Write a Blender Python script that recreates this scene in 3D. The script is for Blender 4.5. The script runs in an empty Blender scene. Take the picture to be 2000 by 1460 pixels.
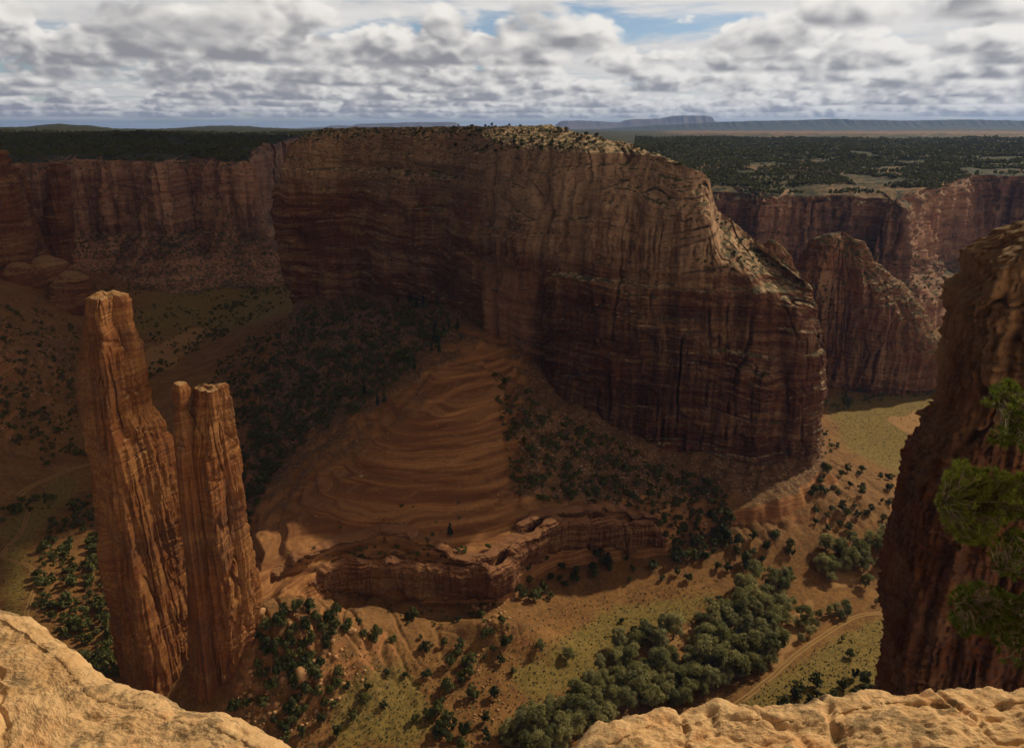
import bpy, math, random
import numpy as np
from math import radians, sin, cos, tan, pi
rng = np.random.default_rng(7)
random.seed(7)
SC = bpy.context.scene

# ---------------------------------------------------------------- camera, sky, sun, exposure
CAMZ = 300.0
F = 1450.0                       # focal length in pixels of the 2000 px wide photograph
TH = radians(18.3)
cam = bpy.data.cameras.new('camera'); cam.sensor_width = 36; cam.lens = 36 * F / 2000
cam.clip_start = 0.3; cam.clip_end = 200000
camo = bpy.data.objects.new('camera', cam); SC.collection.objects.link(camo)
camo.location = (0, 0, CAMZ); camo.rotation_euler = (pi / 2 - TH, 0, 0)
SC.camera = camo
SUN_AZ, SUN_EL = radians(52.5), radians(37)          # azimuth clockwise from the view direction (+Y)
SUN_DIR = np.array([sin(SUN_AZ) * cos(SUN_EL), cos(SUN_AZ) * cos(SUN_EL), sin(SUN_EL)])
sun = bpy.data.lights.new('sun', 'SUN'); sun.energy = 4.2; sun.angle = radians(0.6); sun.color = (1, .83, .55)
suno = bpy.data.objects.new('sun', sun); SC.collection.objects.link(suno)
import mathutils
suno.rotation_euler = mathutils.Vector(SUN_DIR).to_track_quat('Z', 'Y').to_euler()
suno.location = (0, 0, 3000)
SC.view_settings.view_transform = 'Standard'; SC.view_settings.look = 'None'
SC.view_settings.exposure = 0.0; SC.view_settings.gamma = 1
cy = SC.cycles
cy.use_denoising = True
cy.max_bounces = 4; cy.diffuse_bounces = 3; cy.glossy_bounces = 1; cy.transmission_bounces = 2
cy.transparent_max_bounces = 6; cy.volume_bounces = 0
cy.use_adaptive_sampling = True; cy.adaptive_threshold = 0.02
cy.caustics_reflective = False; cy.caustics_refractive = False


# ---------------------------------------------------------------- node expression helper
class G:
    """a tiny wrapper so that node graphs read as formulas"""
    def __init__(self, tree): self.t = tree
    def n(self, typ, **kw):
        nd = self.t.nodes.new(typ)
        for k, v in kw.items(): setattr(nd, k, v)
        return nd
    def link(self, a, b): self.t.links.new(a, b)
    def put(self, sock, v):
        if isinstance(v, S): self.t.links.new(v.s, sock)
        elif v is not None: sock.default_value = v
    def m(self, op, a, b=None, c=None, clamp=False):
        nd = self.n('ShaderNodeMath', operation=op, use_clamp=clamp)
        for i, v in enumerate((a, b, c)):
            if v is not None: self.put(nd.inputs[i], v)
        return S(self, nd.outputs[0])
    def xyz(self, x, y, z):
        nd = self.n('ShaderNodeCombineXYZ')
        for i, v in enumerate((x, y, z)): self.put(nd.inputs[i], v)
        return S(self, nd.outputs[0])
    def sep(self, v):
        nd = self.n('ShaderNodeSeparateXYZ'); self.put(nd.inputs[0], v)
        return [S(self, o) for o in nd.outputs]
    def noise(self, vec, scale=1., detail=4., rough=.5, dist=0., lac=2.0):
        nd = self.n('ShaderNodeTexNoise')
        self.put(nd.inputs['Vector'], vec); nd.inputs['Scale'].default_value = scale
        nd.inputs['Detail'].default_value = detail; nd.inputs['Roughness'].default_value = rough
        nd.inputs['Distortion'].default_value = dist; nd.inputs['Lacunarity'].default_value = lac
        return S(self, nd.outputs[0])
    def voro(self, vec, scale=1., feature='F1', rand=1.):
        nd = self.n('ShaderNodeTexVoronoi', feature=feature)
        self.put(nd.inputs['Vector'], vec); nd.inputs['Scale'].default_value = scale
        nd.inputs['Randomness'].default_value = rand
        return S(self, nd.outputs[0])
    def ss(self, v, lo, hi, a=0., b=1.):
        nd = self.n('ShaderNodeMapRange', interpolation_type='SMOOTHSTEP')
        for i, q in enumerate((v, lo, hi, a, b)): self.put(nd.inputs[i], q)
        return S(self, nd.outputs[0])
    def mix(self, f, a, b, blend='MIX'):
        nd = self.n('ShaderNodeMix', data_type='RGBA', blend_type=blend)
        self.put(nd.inputs[0], f)
        for i, v in ((6, a), (7, b)):
            if isinstance(v, tuple) and len(v) == 3: v = v + (1,)
            self.put(nd.inputs[i], v)
        return S(self, nd.outputs[2])
    def scale(self, v, f):
        nd = self.n('ShaderNodeVectorMath', operation='MULTIPLY')
        self.put(nd.inputs[0], v); self.put(nd.inputs[1], f)
        return S(self, nd.outputs[0])
    def add3(self, v, f):
        nd = self.n('ShaderNodeVectorMath', operation='ADD')
        self.put(nd.inputs[0], v); self.put(nd.inputs[1], f)
        return S(self, nd.outputs[0])


class S:
    def __init__(self, g, s): self.g = g; self.s = s
    def __add__(self, o): return self.g.m('ADD', self, o)
    def __radd__(self, o): return self.g.m('ADD', o, self)
    def __sub__(self, o): return self.g.m('SUBTRACT', self, o)
    def __rsub__(self, o): return self.g.m('SUBTRACT', o, self)
    def __mul__(self, o): return self.g.m('MULTIPLY', self, o)
    def __rmul__(self, o): return self.g.m('MULTIPLY', o, self)
    def __truediv__(self, o): return self.g.m('DIVIDE', self, o)
    def clamp(self): return self.g.m('ADD', self, 0., clamp=True)


# ---------------------------------------------------------------- world: Nishita sky behind rows of cumulus
def build_world():
    w = bpy.data.worlds.new('World'); SC.world = w; w.use_nodes = True
    nt = w.node_tree; nt.nodes.clear(); g = G(nt)
    out = g.n('ShaderNodeOutputWorld'); bg = g.n('ShaderNodeBackground'); bg.inputs[1].default_value = 0.098
    g.link(bg.outputs[0], out.inputs[0])
    sky = g.n('ShaderNodeTexSky', sky_type='NISHITA'); sky.sun_disc = False
    sky.sun_elevation = SUN_EL; sky.sun_rotation = SUN_AZ; sky.altitude = 2000
    base = S(g, sky.outputs[0])
    tc = g.n('ShaderNodeTexCoord'); d = S(g, tc.outputs['Generated'])
    x, y, z = g.sep(d)
    r = g.m('SQRT', x * x + y * y + 1e-6)
    te = g.m('DIVIDE', z, r); az = g.m('ARCTAN2', x, y)
    tep = g.m('MAXIMUM', te, 0.004)
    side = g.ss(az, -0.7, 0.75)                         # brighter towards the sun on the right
    col = g.scale(base, (.8, .8, .8))
    # high thin veil on a plane
    inv = g.m('DIVIDE', 1., tep + 0.02)
    pv = g.xyz(x * inv * .20, y * inv * .20, 3.1)
    vn = g.noise(pv, 1.5, 6, .6, .3)
    cov = g.ss(te, .16, .55, .0, .14)
    va = g.ss(vn + cov + side * .10, .42, .56)
    vb = g.noise(g.add3(pv, (.06, .05, 0.)), 1.5, 4, .6, .3)
    vl = g.ss((vn - vb) * 2.2 + .5 + side * .25, 0., 1.)
    high = g.ss(te, .19, .42)                            # unseen sky overhead, darkened to cut the fill light on the land
    vcol = g.mix(high, g.mix(vl, (6.0, 5.9, 5.9), (8.2, 7.95, 7.7)), g.mix(vl, (1.25, 1.08, .92), (2.4, 2.1, 1.8)))
    col = g.mix(va, col, vcol)
    def puff(v):
        nd = g.n('ShaderNodeTexVoronoi', feature='F1', voronoi_dimensions='2D'); g.put(nd.inputs['Vector'], v)
        nd.inputs['Scale'].default_value = 1.9; nd.inputs['Detail'].default_value = 2.; nd.inputs['Roughness'].default_value = .5
        nd.inputs['Lacunarity'].default_value = 2.3
        return 1. - S(g, nd.outputs['Distance'])
    rows = [(110., 1.25, 2.0, .16), (78., 1.35, 1.8, .15), (58., 1.38, 1.6, .14), (44., 1.38, 1.5, .13), (34., 1.36, 1.4, .12),
            (27., 1.32, 1.3, .10), (21., 1.26, 1.2, .09), (16.5, 1.18, 1.15, .07), (13., 1.12, 1.1, .05), (10.2, 1.08, 1.0, .03)]
    for i, (D, b0, thick, cv) in enumerate(rows):
        X = az * D; Z = te * D
        low = g.noise(g.xyz(X * .15, 7.7 * i + 1.3, 0.), 1., 3, .55)
        h = (Z - b0) / thick
        sc = .31 * min(1., (17. / D) ** .55); P = g.xyz(X * sc + 19.7 * i, Z * sc * 1.65, 11.3 * i)
        W = g.noise(P, 2.2, 3, .5)
        Pw = g.add3(P, g.xyz(W * .22, W * -.16, 0.))
        n = g.noise(P, 1.15, 7, .58, .1) * .62 + puff(Pw) * .38
        Q = (.06, .085, 0.); n2 = g.noise(g.add3(P, Q), 1.15, 5, .58, .1) * .62 + puff(g.add3(Pw, Q)) * .38
        dens = n + (low - .5) * .95 + cv - g.m('MAXIMUM', h, -.2) * .30 - .315
        flat = g.ss(Z + (low - .5) * .35 + (n - .5) * .42, b0 - .06, b0 + .12)
        a = g.ss(dens, 0., .10) * flat
        lit = (n - n2) * 3.4 + h * .60 + side * .28 - g.m('MINIMUM', dens, .35) * 1.0 + .27
        lit = g.ss(lit, -.10, .95)
        far = 1. - math.exp(-D / 150.)
        dark = (3.0 + 1.1 * far, 2.95 + 1.2 * far, 3.1 + 1.8 * far)
        brt = (9.6 - .9 * far, 9.2 - .7 * far, 8.6 - .2 * far)
        c = g.mix(lit, dark, brt)
        col = g.mix(a, col, c)
    # horizon glow of distant air
    hz = g.ss(te, .0, .022, .55, 0.)
    col = g.mix(hz, col, (5.6, 5.8, 6.4))
    back = g.ss(g.m('ABSOLUTE', az), 1.0, 1.8, 0., 1.)      # unseen sky behind, tinted dim to bright warm so light rakes the butte
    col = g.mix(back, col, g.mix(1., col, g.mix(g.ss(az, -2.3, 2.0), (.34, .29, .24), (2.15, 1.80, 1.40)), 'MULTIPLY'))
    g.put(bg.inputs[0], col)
    w.cycles.sampling_method = 'MANUAL'; w.cycles.sample_map_resolution = 512
build_world()


# ---------------------------------------------------------------- projection helpers (photo pixel -> direction from the camera)
def pdir(px, py):
    px = np.asarray(px, float); py = np.asarray(py, float)
    xc = (px - 1000) / F; yc = -(py - 730) / F
    return xc, cos(TH) + yc * sin(TH), -sin(TH) + yc * cos(TH)
def atY(px, py, Y):
    dx, dy, dz = pdir(px, py); t = Y / dy
    return np.stack([dx * t, dy * t, CAMZ + dz * t], -1)
def atZ(px, py, z):
    dx, dy, dz = pdir(px, py); t = (np.asarray(z, float) - CAMZ) / dz
    return np.stack([dx * t, dy * t, CAMZ + dz * t], -1)
def project(P):
    P = np.asarray(P, float); v = P - np.array([0, 0, CAMZ])
    dep = v[..., 1] * cos(TH) - v[..., 2] * sin(TH)
    up = v[..., 1] * sin(TH) + v[..., 2] * cos(TH)
    return 1000 + F * v[..., 0] / dep, 730 - F * up / dep


# ---------------------------------------------------------------- numpy noise
_pr = np.random.default_rng(3)
_perm = np.concatenate([_pr.permutation(512)] * 3).astype(np.int32)
_g2 = _pr.uniform(0, 2 * pi, 512); _g2x = np.cos(_g2).astype(np.float32); _g2y = np.sin(_g2).astype(np.float32)
_g3 = _pr.normal(size=(512, 3)); _g3 /= np.linalg.norm(_g3, axis=1)[:, None]; _g3 = _g3.astype(np.float32)
def pn2(x, y, seed=0):
    x = np.asarray(x, np.float32) + np.float32(seed * 17.31); y = np.asarray(y, np.float32) + np.float32(seed * 9.73)
    xi = np.floor(x).astype(np.int32); yi = np.floor(y).astype(np.int32)
    fx = x - xi; fy = y - yi; xi &= 511; yi &= 511
    u = fx * fx * fx * (fx * (fx * 6 - 15) + 10); v = fy * fy * fy * (fy * (fy * 6 - 15) + 10)
    def gr(i, j, dx, dy):
        h = _perm[_perm[i & 511] + (j & 511)]
        return _g2x[h] * dx + _g2y[h] * dy
    a = gr(xi, yi, fx, fy); b = gr(xi + 1, yi, fx - 1, fy); c = gr(xi, yi + 1, fx, fy - 1); d = gr(xi + 1, yi + 1, fx - 1, fy - 1)
    return (a + u * (b - a)) * (1 - v) + (c + u * (d - c)) * v
def fbm2(x, y, o=4, seed=0, gain=.5):
    s = 0; a = 1.
    for k in range(o):
        s = s + a * pn2(x * 2.03 ** k, y * 2.03 ** k, seed + 3 * k); a *= gain
    return s * 1.4
def pn3(x, y, z, seed=0):
    x = np.asarray(x, np.float32) + np.float32(seed * 13.37); y = np.asarray(y, np.float32) + np.float32(seed * 7.11); z = np.asarray(z, np.float32) + np.float32(seed * 3.3)
    xi = np.floor(x).astype(np.int32); yi = np.floor(y).astype(np.int32); zi = np.floor(z).astype(np.int32)
    fx = x - xi; fy = y - yi; fz = z - zi
    u, v, w = (q * q * q * (q * (q * 6 - 15) + 10) for q in (fx, fy, fz))
    r = 0
    for i in (0, 1):
        for j in (0, 1):
            hij = _perm[_perm[(xi + i) & 511] + ((yi + j) & 511)]
            for k in (0, 1):
                h = _perm[hij + ((zi + k) & 511)]; gv = _g3[h]
                dd = gv[..., 0] * (fx - i) + gv[..., 1] * (fy - j) + gv[..., 2] * (fz - k)
                r = r + dd * (u if i else 1 - u) * (v if j else 1 - v) * (w if k else 1 - w)
    return r
def fbm3(x, y, z, o=4, seed=0, gain=.5):
    s = 0; a = 1.
    for k in range(o):
        s = s + a * pn3(x * 2.03 ** k, y * 2.03 ** k, z * 2.03 ** k, seed + 3 * k); a *= gain
    return s * 1.4
def sstep(a, b, x):
    t = np.clip((x - a) / (b - a), 0, 1); return t * t * (3 - 2 * t)


# ---------------------------------------------------------------- mesh / object helpers
COL = SC.collection
def mesh_from(name, V, Fq, smooth=True):
    me = bpy.data.meshes.new(name)
    V = np.asarray(V, np.float32).reshape(-1, 3); Fq = np.asarray(Fq, np.int32)
    k = Fq.shape[1]
    me.vertices.add(len(V)); me.vertices.foreach_set('co', V.ravel())
    me.loops.add(Fq.size); me.loops.foreach_set('vertex_index', Fq.ravel())
    me.polygons.add(len(Fq)); me.polygons.foreach_set('loop_start', np.arange(0, Fq.size, k, dtype=np.int32))
    if smooth: me.polygons.foreach_set('use_smooth', np.ones(len(Fq), bool))
    me.update(calc_edges=True)
    return me
def grid_faces(nr, nc, wrap=False):
    i = np.arange(nr - 1)[:, None] * nc; m = nc if wrap else nc - 1
    j = np.arange(m)[None, :]; j2 = (j + 1) % nc
    return np.stack([i + j, i + j2, i + nc + j2, i + nc + j], -1).reshape(-1, 4)
def set_attr(me, name, val):
    a = me.attributes.new(name, 'FLOAT', 'POINT'); a.data.foreach_set('value', np.asarray(val, np.float32).ravel())
def obj(name, me, mat=None, parent=None, loc=None):
    o = bpy.data.objects.new(name, me); COL.objects.link(o)
    if mat is not None and not me.materials: me.materials.append(mat)
    if parent is not None: o.parent = parent
    if loc is not None: o.location = loc
    return o
def tag(o, label=None, cat=None, group=None, kind=None):
    if label: o['label'] = label
    if cat: o['category'] = cat
    if group: o['group'] = group
    if kind: o['kind'] = kind
    return o
def empty(name, loc):
    o = bpy.data.objects.new(name, None); COL.objects.link(o); o.location = loc; o.empty_display_size = .5
    return o
def rebase(V, base):
    return np.asarray(V, float).reshape(-1, 3) - np.asarray(base, float)


# ---------------------------------------------------------------- materials
def new_mat(name):
    m = bpy.data.materials.new(name); m.use_nodes = True
    nt = m.node_tree; nt.nodes.clear(); g = G(nt)
    out = g.n('ShaderNodeOutputMaterial'); b = g.n('ShaderNodeBsdfPrincipled')
    b.inputs['Roughness'].default_value = .9; b.inputs['Specular IOR Level'].default_value = .15
    g.link(b.outputs[0], out.inputs[0])
    geo = g.n('ShaderNodeNewGeometry')
    return m, g, b, S(g, geo.outputs['Position']), S(g, geo.outputs['Normal'])
def bump(g, b, h, dist, strength=1.):
    nd = g.n('ShaderNodeBump'); nd.inputs['Strength'].default_value = strength; nd.inputs['Distance'].default_value = dist
    g.put(nd.inputs['Height'], h); g.link(nd.outputs[0], b.inputs['Normal'])

def rock_mat(name, red, pale, varnish, unit=1., varn=.55, strata=.5, palemix=.35, top=(.36, .27, .17), topmix=.6, bmp=.5, veg=None, zone=None, vegw=-.14):
    """banded sandstone: strata by height, vertical desert-varnish streaks, bleached patches; unit = metres per feature"""
    m, g, b, P, Nrm = new_mat(name)
    x, y, z = g.sep(P); nx, ny, nz = g.sep(Nrm)
    u = 1. / unit
    warp = g.noise(P, .02 * u, 3, .5) * (26. * unit)
    band = g.noise(g.xyz(x * (.004 * u), y * (.004 * u), (z + warp) * (.16 * u)), 1., 6, .66)
    band2 = g.noise(g.xyz(x * (.01 * u), y * (.01 * u), (z + warp * .35) * (.8 * u)), 1., 3, .6)
    big = g.noise(P, .018 * u, 4, .55)
    fine = g.noise(P, .5 * u, 6, .65)
    c = g.mix(g.ss(big + (band - .5) * strata * 1.6, .40, .66), red, pale)
    c = g.mix(g.ss(band, .35, .65, 0., strata), g.mix(1., c, (.62, .55, .52), 'MULTIPLY'), c)
    c = g.mix(g.ss(band2, .42, .56, .7 * strata, 0.), c, g.mix(1., c, (.62, .58, .56), 'MULTIPLY'))
    st = g.noise(g.xyz(x * (.16 * u), y * (.16 * u), (z + warp * .3) * (.012 * u)), 1., 6, .68)
    stm = g.noise(g.xyz(x * .012 * u, y * .012 * u, z * .02 * u), 1., 3, .5)
    va = g.ss(st + (stm - .5) * .9, .50, .64, 0., varn)
    wall = g.ss(nz, .25, .55, 1., 0.)
    c = g.mix(va * wall, c, varnish)
    lt = g.ss(st + (stm - .5) * .5, .40, .30, 0., palemix)
    c = g.mix(lt * wall, c, pale)
    c = g.mix(g.ss(fine, .36, .62, .55, 0.), c, g.mix(1., c, (.50, .46, .44), 'MULTIPLY'))
    gr2 = g.noise(P, 1.7 * u, 4, .7); c = g.mix(g.ss(gr2, .40, .60, .40, 0.), c, g.mix(1., c, (.52, .48, .46), 'MULTIPLY'))
    xb = g.noise(g.xyz((x + z * 1.6) * .10 * u, y * .05 * u, (z - x * .35) * .9 * u), 1., 3, .6)      # cross-bedding
    c = g.mix(g.ss(xb, .38, .54, .60, 0.), c, g.mix(1., c, (.66, .62, .6), 'MULTIPLY'))
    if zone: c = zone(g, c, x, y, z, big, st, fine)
    c = g.mix(g.ss(nz + (fine - .5) * .4, .62, .9, 0., topmix), c, top)
    if veg:
        vg = g.noise(P, .16 * u, 5, .7)
        c = g.mix(g.ss(vg + g.ss(nz, .3, .8, vegw, .05), .50, .56, 0., .9), c, veg)
    hh = fine * .5 + band2 * .5 + g.noise(P, 2.2 * u, 4, .6) * .25 + st * .5
    bump(g, b, hh + g.noise(P, 1.1 * u, 5, .7) * .6, 2.2 * unit * bmp, 1.)
    g.put(b.inputs['Base Color'], c)
    return m

def leaf_mat(name, a, bcol, trans=.25):
    m, g, b, P, Nrm = new_mat(name)
    oi = g.n('ShaderNodeObjectInfo'); rnd = S(g, oi.outputs['Random'])
    n = g.noise(P, .35, 3, .6); n2 = g.noise(P, 2.4, 2, .5)
    c = g.mix(g.ss(n * .6 + n2 * .4 + (rnd - .5) * .5, .3, .7), a, bcol)
    g.put(b.inputs['Base Color'], c)
    b.inputs['Specular IOR Level'].default_value = .2; b.inputs['Roughness'].default_value = .7
    tr = g.n('ShaderNodeBsdfTranslucent'); g.put(tr.inputs[0], c)
    mx = g.n('ShaderNodeMixShader'); mx.inputs[0].default_value = trans
    g.link(b.outputs[0], mx.inputs[1]); g.link(tr.outputs[0], mx.inputs[2])
    out = [n_ for n_ in g.t.nodes if n_.type == 'OUTPUT_MATERIAL'][0]
    g.link(mx.outputs[0], out.inputs[0])
    return m
def plain_mat(name, a, bcol, sc=1., bmp=.05):
    m, g, b, P, Nrm = new_mat(name)
    n = g.noise(P, sc, 5, .65)
    g.put(b.inputs['Base Color'], g.mix(g.ss(n, .35, .65), a, bcol)); bump(g, b, n, bmp)
    return m

def mesa_zone(g, c, x, y, z, big, st, fine):
    e = (big - .5) * 60.
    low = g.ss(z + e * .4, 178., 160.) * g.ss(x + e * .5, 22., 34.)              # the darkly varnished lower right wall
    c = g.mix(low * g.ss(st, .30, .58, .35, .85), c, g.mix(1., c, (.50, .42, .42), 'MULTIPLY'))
    ee = e + (fine - .5) * 26.
    spall = g.ss(z + ee * .5, 184., 174.) * g.ss(x + ee * .7, -34., -20.) * g.ss(x + ee * .6, 24., 14.)   # fresh spall scar
    c = g.mix(spall * .6, c, (.31, .155, .09))
    up = g.ss(z + e * .5, 180., 205.) * g.ss(x + e, -60., 20.)  # paler tan upper wall, partly brighter sky light put into the colour
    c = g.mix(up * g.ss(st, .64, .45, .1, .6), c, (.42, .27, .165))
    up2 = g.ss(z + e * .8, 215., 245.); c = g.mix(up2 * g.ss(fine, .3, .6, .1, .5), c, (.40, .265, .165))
    return c
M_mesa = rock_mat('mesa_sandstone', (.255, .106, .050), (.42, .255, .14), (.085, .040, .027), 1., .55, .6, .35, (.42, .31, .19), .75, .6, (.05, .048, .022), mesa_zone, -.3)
M_spire = rock_mat('spire_sandstone', (.30, .120, .038), (.42, .21, .075), (.10, .055, .035), .45, .5, .35, .4, (.36, .235, .12), .6, .25)
def pillar_zone(g, c, x, y, z, big, st, fine):
    k = g.ss(z + (big - .5) * 90., 185., 240.)
    return g.mix(k * g.ss(st, .65, .4, .25, .75), c, (.36, .20, .09))
M_pillar = rock_mat('pillar_sandstone', (.32, .115, .038), (.40, .21, .09), (.085, .042, .026), .35, .6, .3, .3, (.2, .16, .1), .5, .7, None, pillar_zone)
M_far = rock_mat('far_cliff_sandstone', (.21, .095, .062), (.31, .18, .115), (.075, .042, .036), 1.7, .55, .6, .3, (.30, .22, .14), .5, .6)
M_peak = rock_mat('peak_sandstone', (.36, .175, .09), (.48, .30, .175), (.14, .075, .05), .8, .3, .35, .3, (.38, .28, .17), .5, .7, veg=(.045, .05, .025))
M_left = rock_mat('pinnacle_sandstone', (.25, .105, .045), (.33, .18, .085), (.075, .04, .03), 1., .5, .45, .3, (.32, .2, .1), .5, .6)


# ---------------------------------------------------------------- terrain
def tps_fit(pts):
    A = np.array(pts, float); XY = A[:, :2] / 300.; z = A[:, 2]; n = len(A)
    d2 = ((XY[:, None] - XY[None]) ** 2).sum(-1); K = .5 * d2 * np.log(d2 + 1e-9)
    K += np.eye(n) * .02
    Pm = np.c_[np.ones(n), XY]
    L = np.block([[K, Pm], [Pm.T, np.zeros((3, 3))]])
    w = np.linalg.solve(L, np.r_[z, 0, 0, 0])
    return XY.astype(np.float32), w.astype(np.float32)
def tps_eval(fit, X, Y):
    XY, w = fit; X = np.asarray(X, np.float32) / 300; Y = np.asarray(Y, np.float32) / 300
    r = w[-3] + w[-2] * X + w[-1] * Y
    for i in range(len(XY)):
        d2 = (X - XY[i, 0]) ** 2 + (Y - XY[i, 1]) ** 2
        r = r + w[i] * .5 * d2 * np.log(d2 + 1e-9)
    return r
def pz(lst): return [tuple(atZ(a, b, c)) for a, b, c in lst]

FLOOR = pz([(600, 1450, 10), (700, 1450, 8), (1000, 1300, 6), (1100, 1250, 4), (1200, 1200, 4), (1300, 1150, 5), (1100, 1400, 1), (1300, 1300, 0),
    (1450, 1200, 0), (1500, 1120, 2), (1600, 1250, 0), (1700, 1200, 0), (1700, 1100, 2), (1600, 1070, 6), (1450, 1400, 2), (1600, 1380, 5),
    (1700, 1320, 3), (1690, 1000, 16), (1700, 900, 8), (1650, 860, 8), (1800, 800, 8), (1750, 850, 6), (1640, 790, 8), (1600, 950, 34),
    (1540, 985, 32), (1480, 1040, 20), (1400, 1070, 14), (1300, 1075, 14), (650, 1185, 20), (760, 1195, 14), (850, 1195, 14), (960, 1195, 14), (1060, 1180, 7),
    (1200, 1110, 8), (980, 1240, 20), (910, 1340, 11), (1000, 1220, 17),
    (495, 1205, 52), (445, 1350, 24), (390, 1405, 8), (600, 1205, 46), (690, 1230, 36), (620, 1300, 28), (540, 1290, 36), (560, 1400, 13), (770, 1330, 9), (850, 1420, 8),
    (0, 1000, 0), (100, 930, 0), (100, 1100, 0), (50, 1200, 0), (150, 1300, -2), (200, 1390, 0), (-150, 1000, 20), (-200, 1300, 20), (-250, 800, 70),
    (540, 530, 0), (450, 640, 2), (350, 720, 0), (300, 760, 0), (280, 700, 0), (420, 570, 4), (300, 560, 12), (200, 560, 25), (330, 830, 0), (430, 520, 10), (250, 515, 22), (100, 500, 60),
    (0, 585, 78), (80, 650, 42), (0, 760, 42), (100, 800, 14), (0, 880, 10), (150, 860, 2), (-150, 600, 130), (-200, 700, 110), (80, 565, 66), (160, 600, 34),
    (570, 625, 68), (480, 690, 32), (420, 750, 10), (500, 860, 14), (470, 1000, 8), (420, 900, 1), (400, 1100, 5), (510, 1165, 49), (545, 1160, 47)]) + \
    [(300, 900, 6), (420, 900, 6), (600, 900, 10), (500, 1300, 15), (900, 1300, 30), (0, 1300, 20), (-300, 1500, 4), (-800, 1650, 25), (-1500, 1600, 60), (1500, 900, 40), (0, 150, 20), (-300, 150, 20), (300, 150, 20), (0, 2600, 20), (-1800, 2600, 40), (1800, 2600, 40), (-1500, 400, 80), (1500, 300, 60), (0, 900, 60)]
APRON = pz([(950, 680, 112), (900, 655, 118), (900, 760, 98), (780, 800, 92), (980, 760, 98), (850, 880, 78), (720, 870, 78), (950, 880, 76), (600, 950, 54), (700, 950, 64),
    (900, 950, 64), (980, 950, 63), (560, 1050, 48), (700, 1050, 50), (850, 1040, 49), (1000, 1010, 50), (1150, 985, 46), (1260, 1000, 40), (520, 1130, 48), (600, 1100, 47), (900, 1100, 42),
    (600, 810, 62), (700, 740, 86), (800, 680, 104), (550, 950, 44), (500, 950, 26), (1050, 765, 84), (1100, 850, 72), (1230, 880, 56), (1330, 910, 46), (1300, 960, 40), (1430, 940, 40), (1500, 960, 38), (1600, 940, 36),
    (700, 580, 100), (830, 605, 118), (480, 1060, 42), (1400, 1000, 30), (640, 640, 84)]) + [(-100, 1000, 120), (200, 700, 60), (0, 800, 110), (-600, 900, 20), (-300, 400, 40), (300, 400, 20), (0, 300, 20), (500, 600, 20)]
FIT_F, FIT_A = tps_fit(FLOOR), tps_fit(APRON)
def poly(lst): return np.array([atZ(a, b, c)[:2] for a, b, c in lst])
# outer limit of the slickrock apron (its edge is the lower cliff); then talus to the left wall
APRON_EDGE = [(500, 1155, 48), (560, 1150, 46), (600, 1115, 45), (650, 1090, 44), (720, 1085, 44), (800, 1088, 43), (880, 1100, 42), (950, 1098, 42), (985, 1090, 42), (1000, 1068, 42), (1040, 1040, 44), (1100, 1020, 44), (1180, 1012, 42), (1260, 1018, 38), (1300, 1040, 30)]
APOLY = np.vstack([poly(APRON_EDGE), poly([(1340, 1020, 26), (1420, 1010, 28), (1530, 985, 34)]), [(260, 545), (260, 700), (-260, 1000), (-285, 955)], poly([(520, 760, 42), (480, 900, 20), (480, 1000, 22), (480, 1100, 36)])])
# upper ledge line: rounded band with a dark recess below it
LEDGE_EDGE = [(505, 1120, 52), (540, 1085, 52), (600, 1062, 53), (660, 1042, 53), (770, 1028, 54), (840, 1050, 52), (900, 1062, 51), (960, 1062, 51), (1000, 1032, 52), (1040, 1005, 53), (1150, 985, 50), (1250, 993, 44), (1285, 1015, 36)]
LPOLY = np.vstack([poly(LEDGE_EDGE), poly([(1310, 980, 40), (1330, 915, 46)]), [(200, 700), (-200, 950)], poly([(560, 800, 50), (500, 950, 30), (500, 1060, 46)])])
# a low scarp across the apron
SCARP_EDGE = [(700, 872, 78), (740, 884, 78), (800, 890, 78), (880, 890, 77), (930, 880, 76), (975, 862, 78), (990, 830, 84)]
SPOLY = np.vstack([poly(SCARP_EDGE), poly([(985, 760, 98), (940, 690, 112)]), [(-60, 760)], poly([(840, 740, 100), (760, 830, 85)])])
def sdist(poly_, X, Y):
    """signed distance, positive inside"""
    X = np.asarray(X, np.float32); Y = np.asarray(Y, np.float32)
    d = np.full(X.shape, 1e9, np.float32); ins = np.zeros(X.shape, bool)
    n = len(poly_)
    for i in range(n):
        ax, ay = poly_[i]; bx, by = poly_[(i + 1) % n]
        ex, ey = bx - ax, by - ay
        t = np.clip(((X - ax) * ex + (Y - ay) * ey) / (ex * ex + ey * ey + 1e-9), 0, 1)
        d = np.minimum(d, (X - ax - t * ex) ** 2 + (Y - ay - t * ey) ** 2)
        c = (ay > Y) != (by > Y)
        ins ^= c & (X < ex * (Y - ay) / (ey if abs(ey) > 1e-9 else 1e-9) + ax)
    d = np.sqrt(d)
    return np.where(ins, d, -d)
MOUNDS = [(atZ(985, 1225, 20)[0], atZ(985, 1225, 20)[1], 34, 12, 10), (atZ(600, 1215, 44)[0], atZ(600, 1215, 44)[1], 40, 26, 5)]
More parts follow.
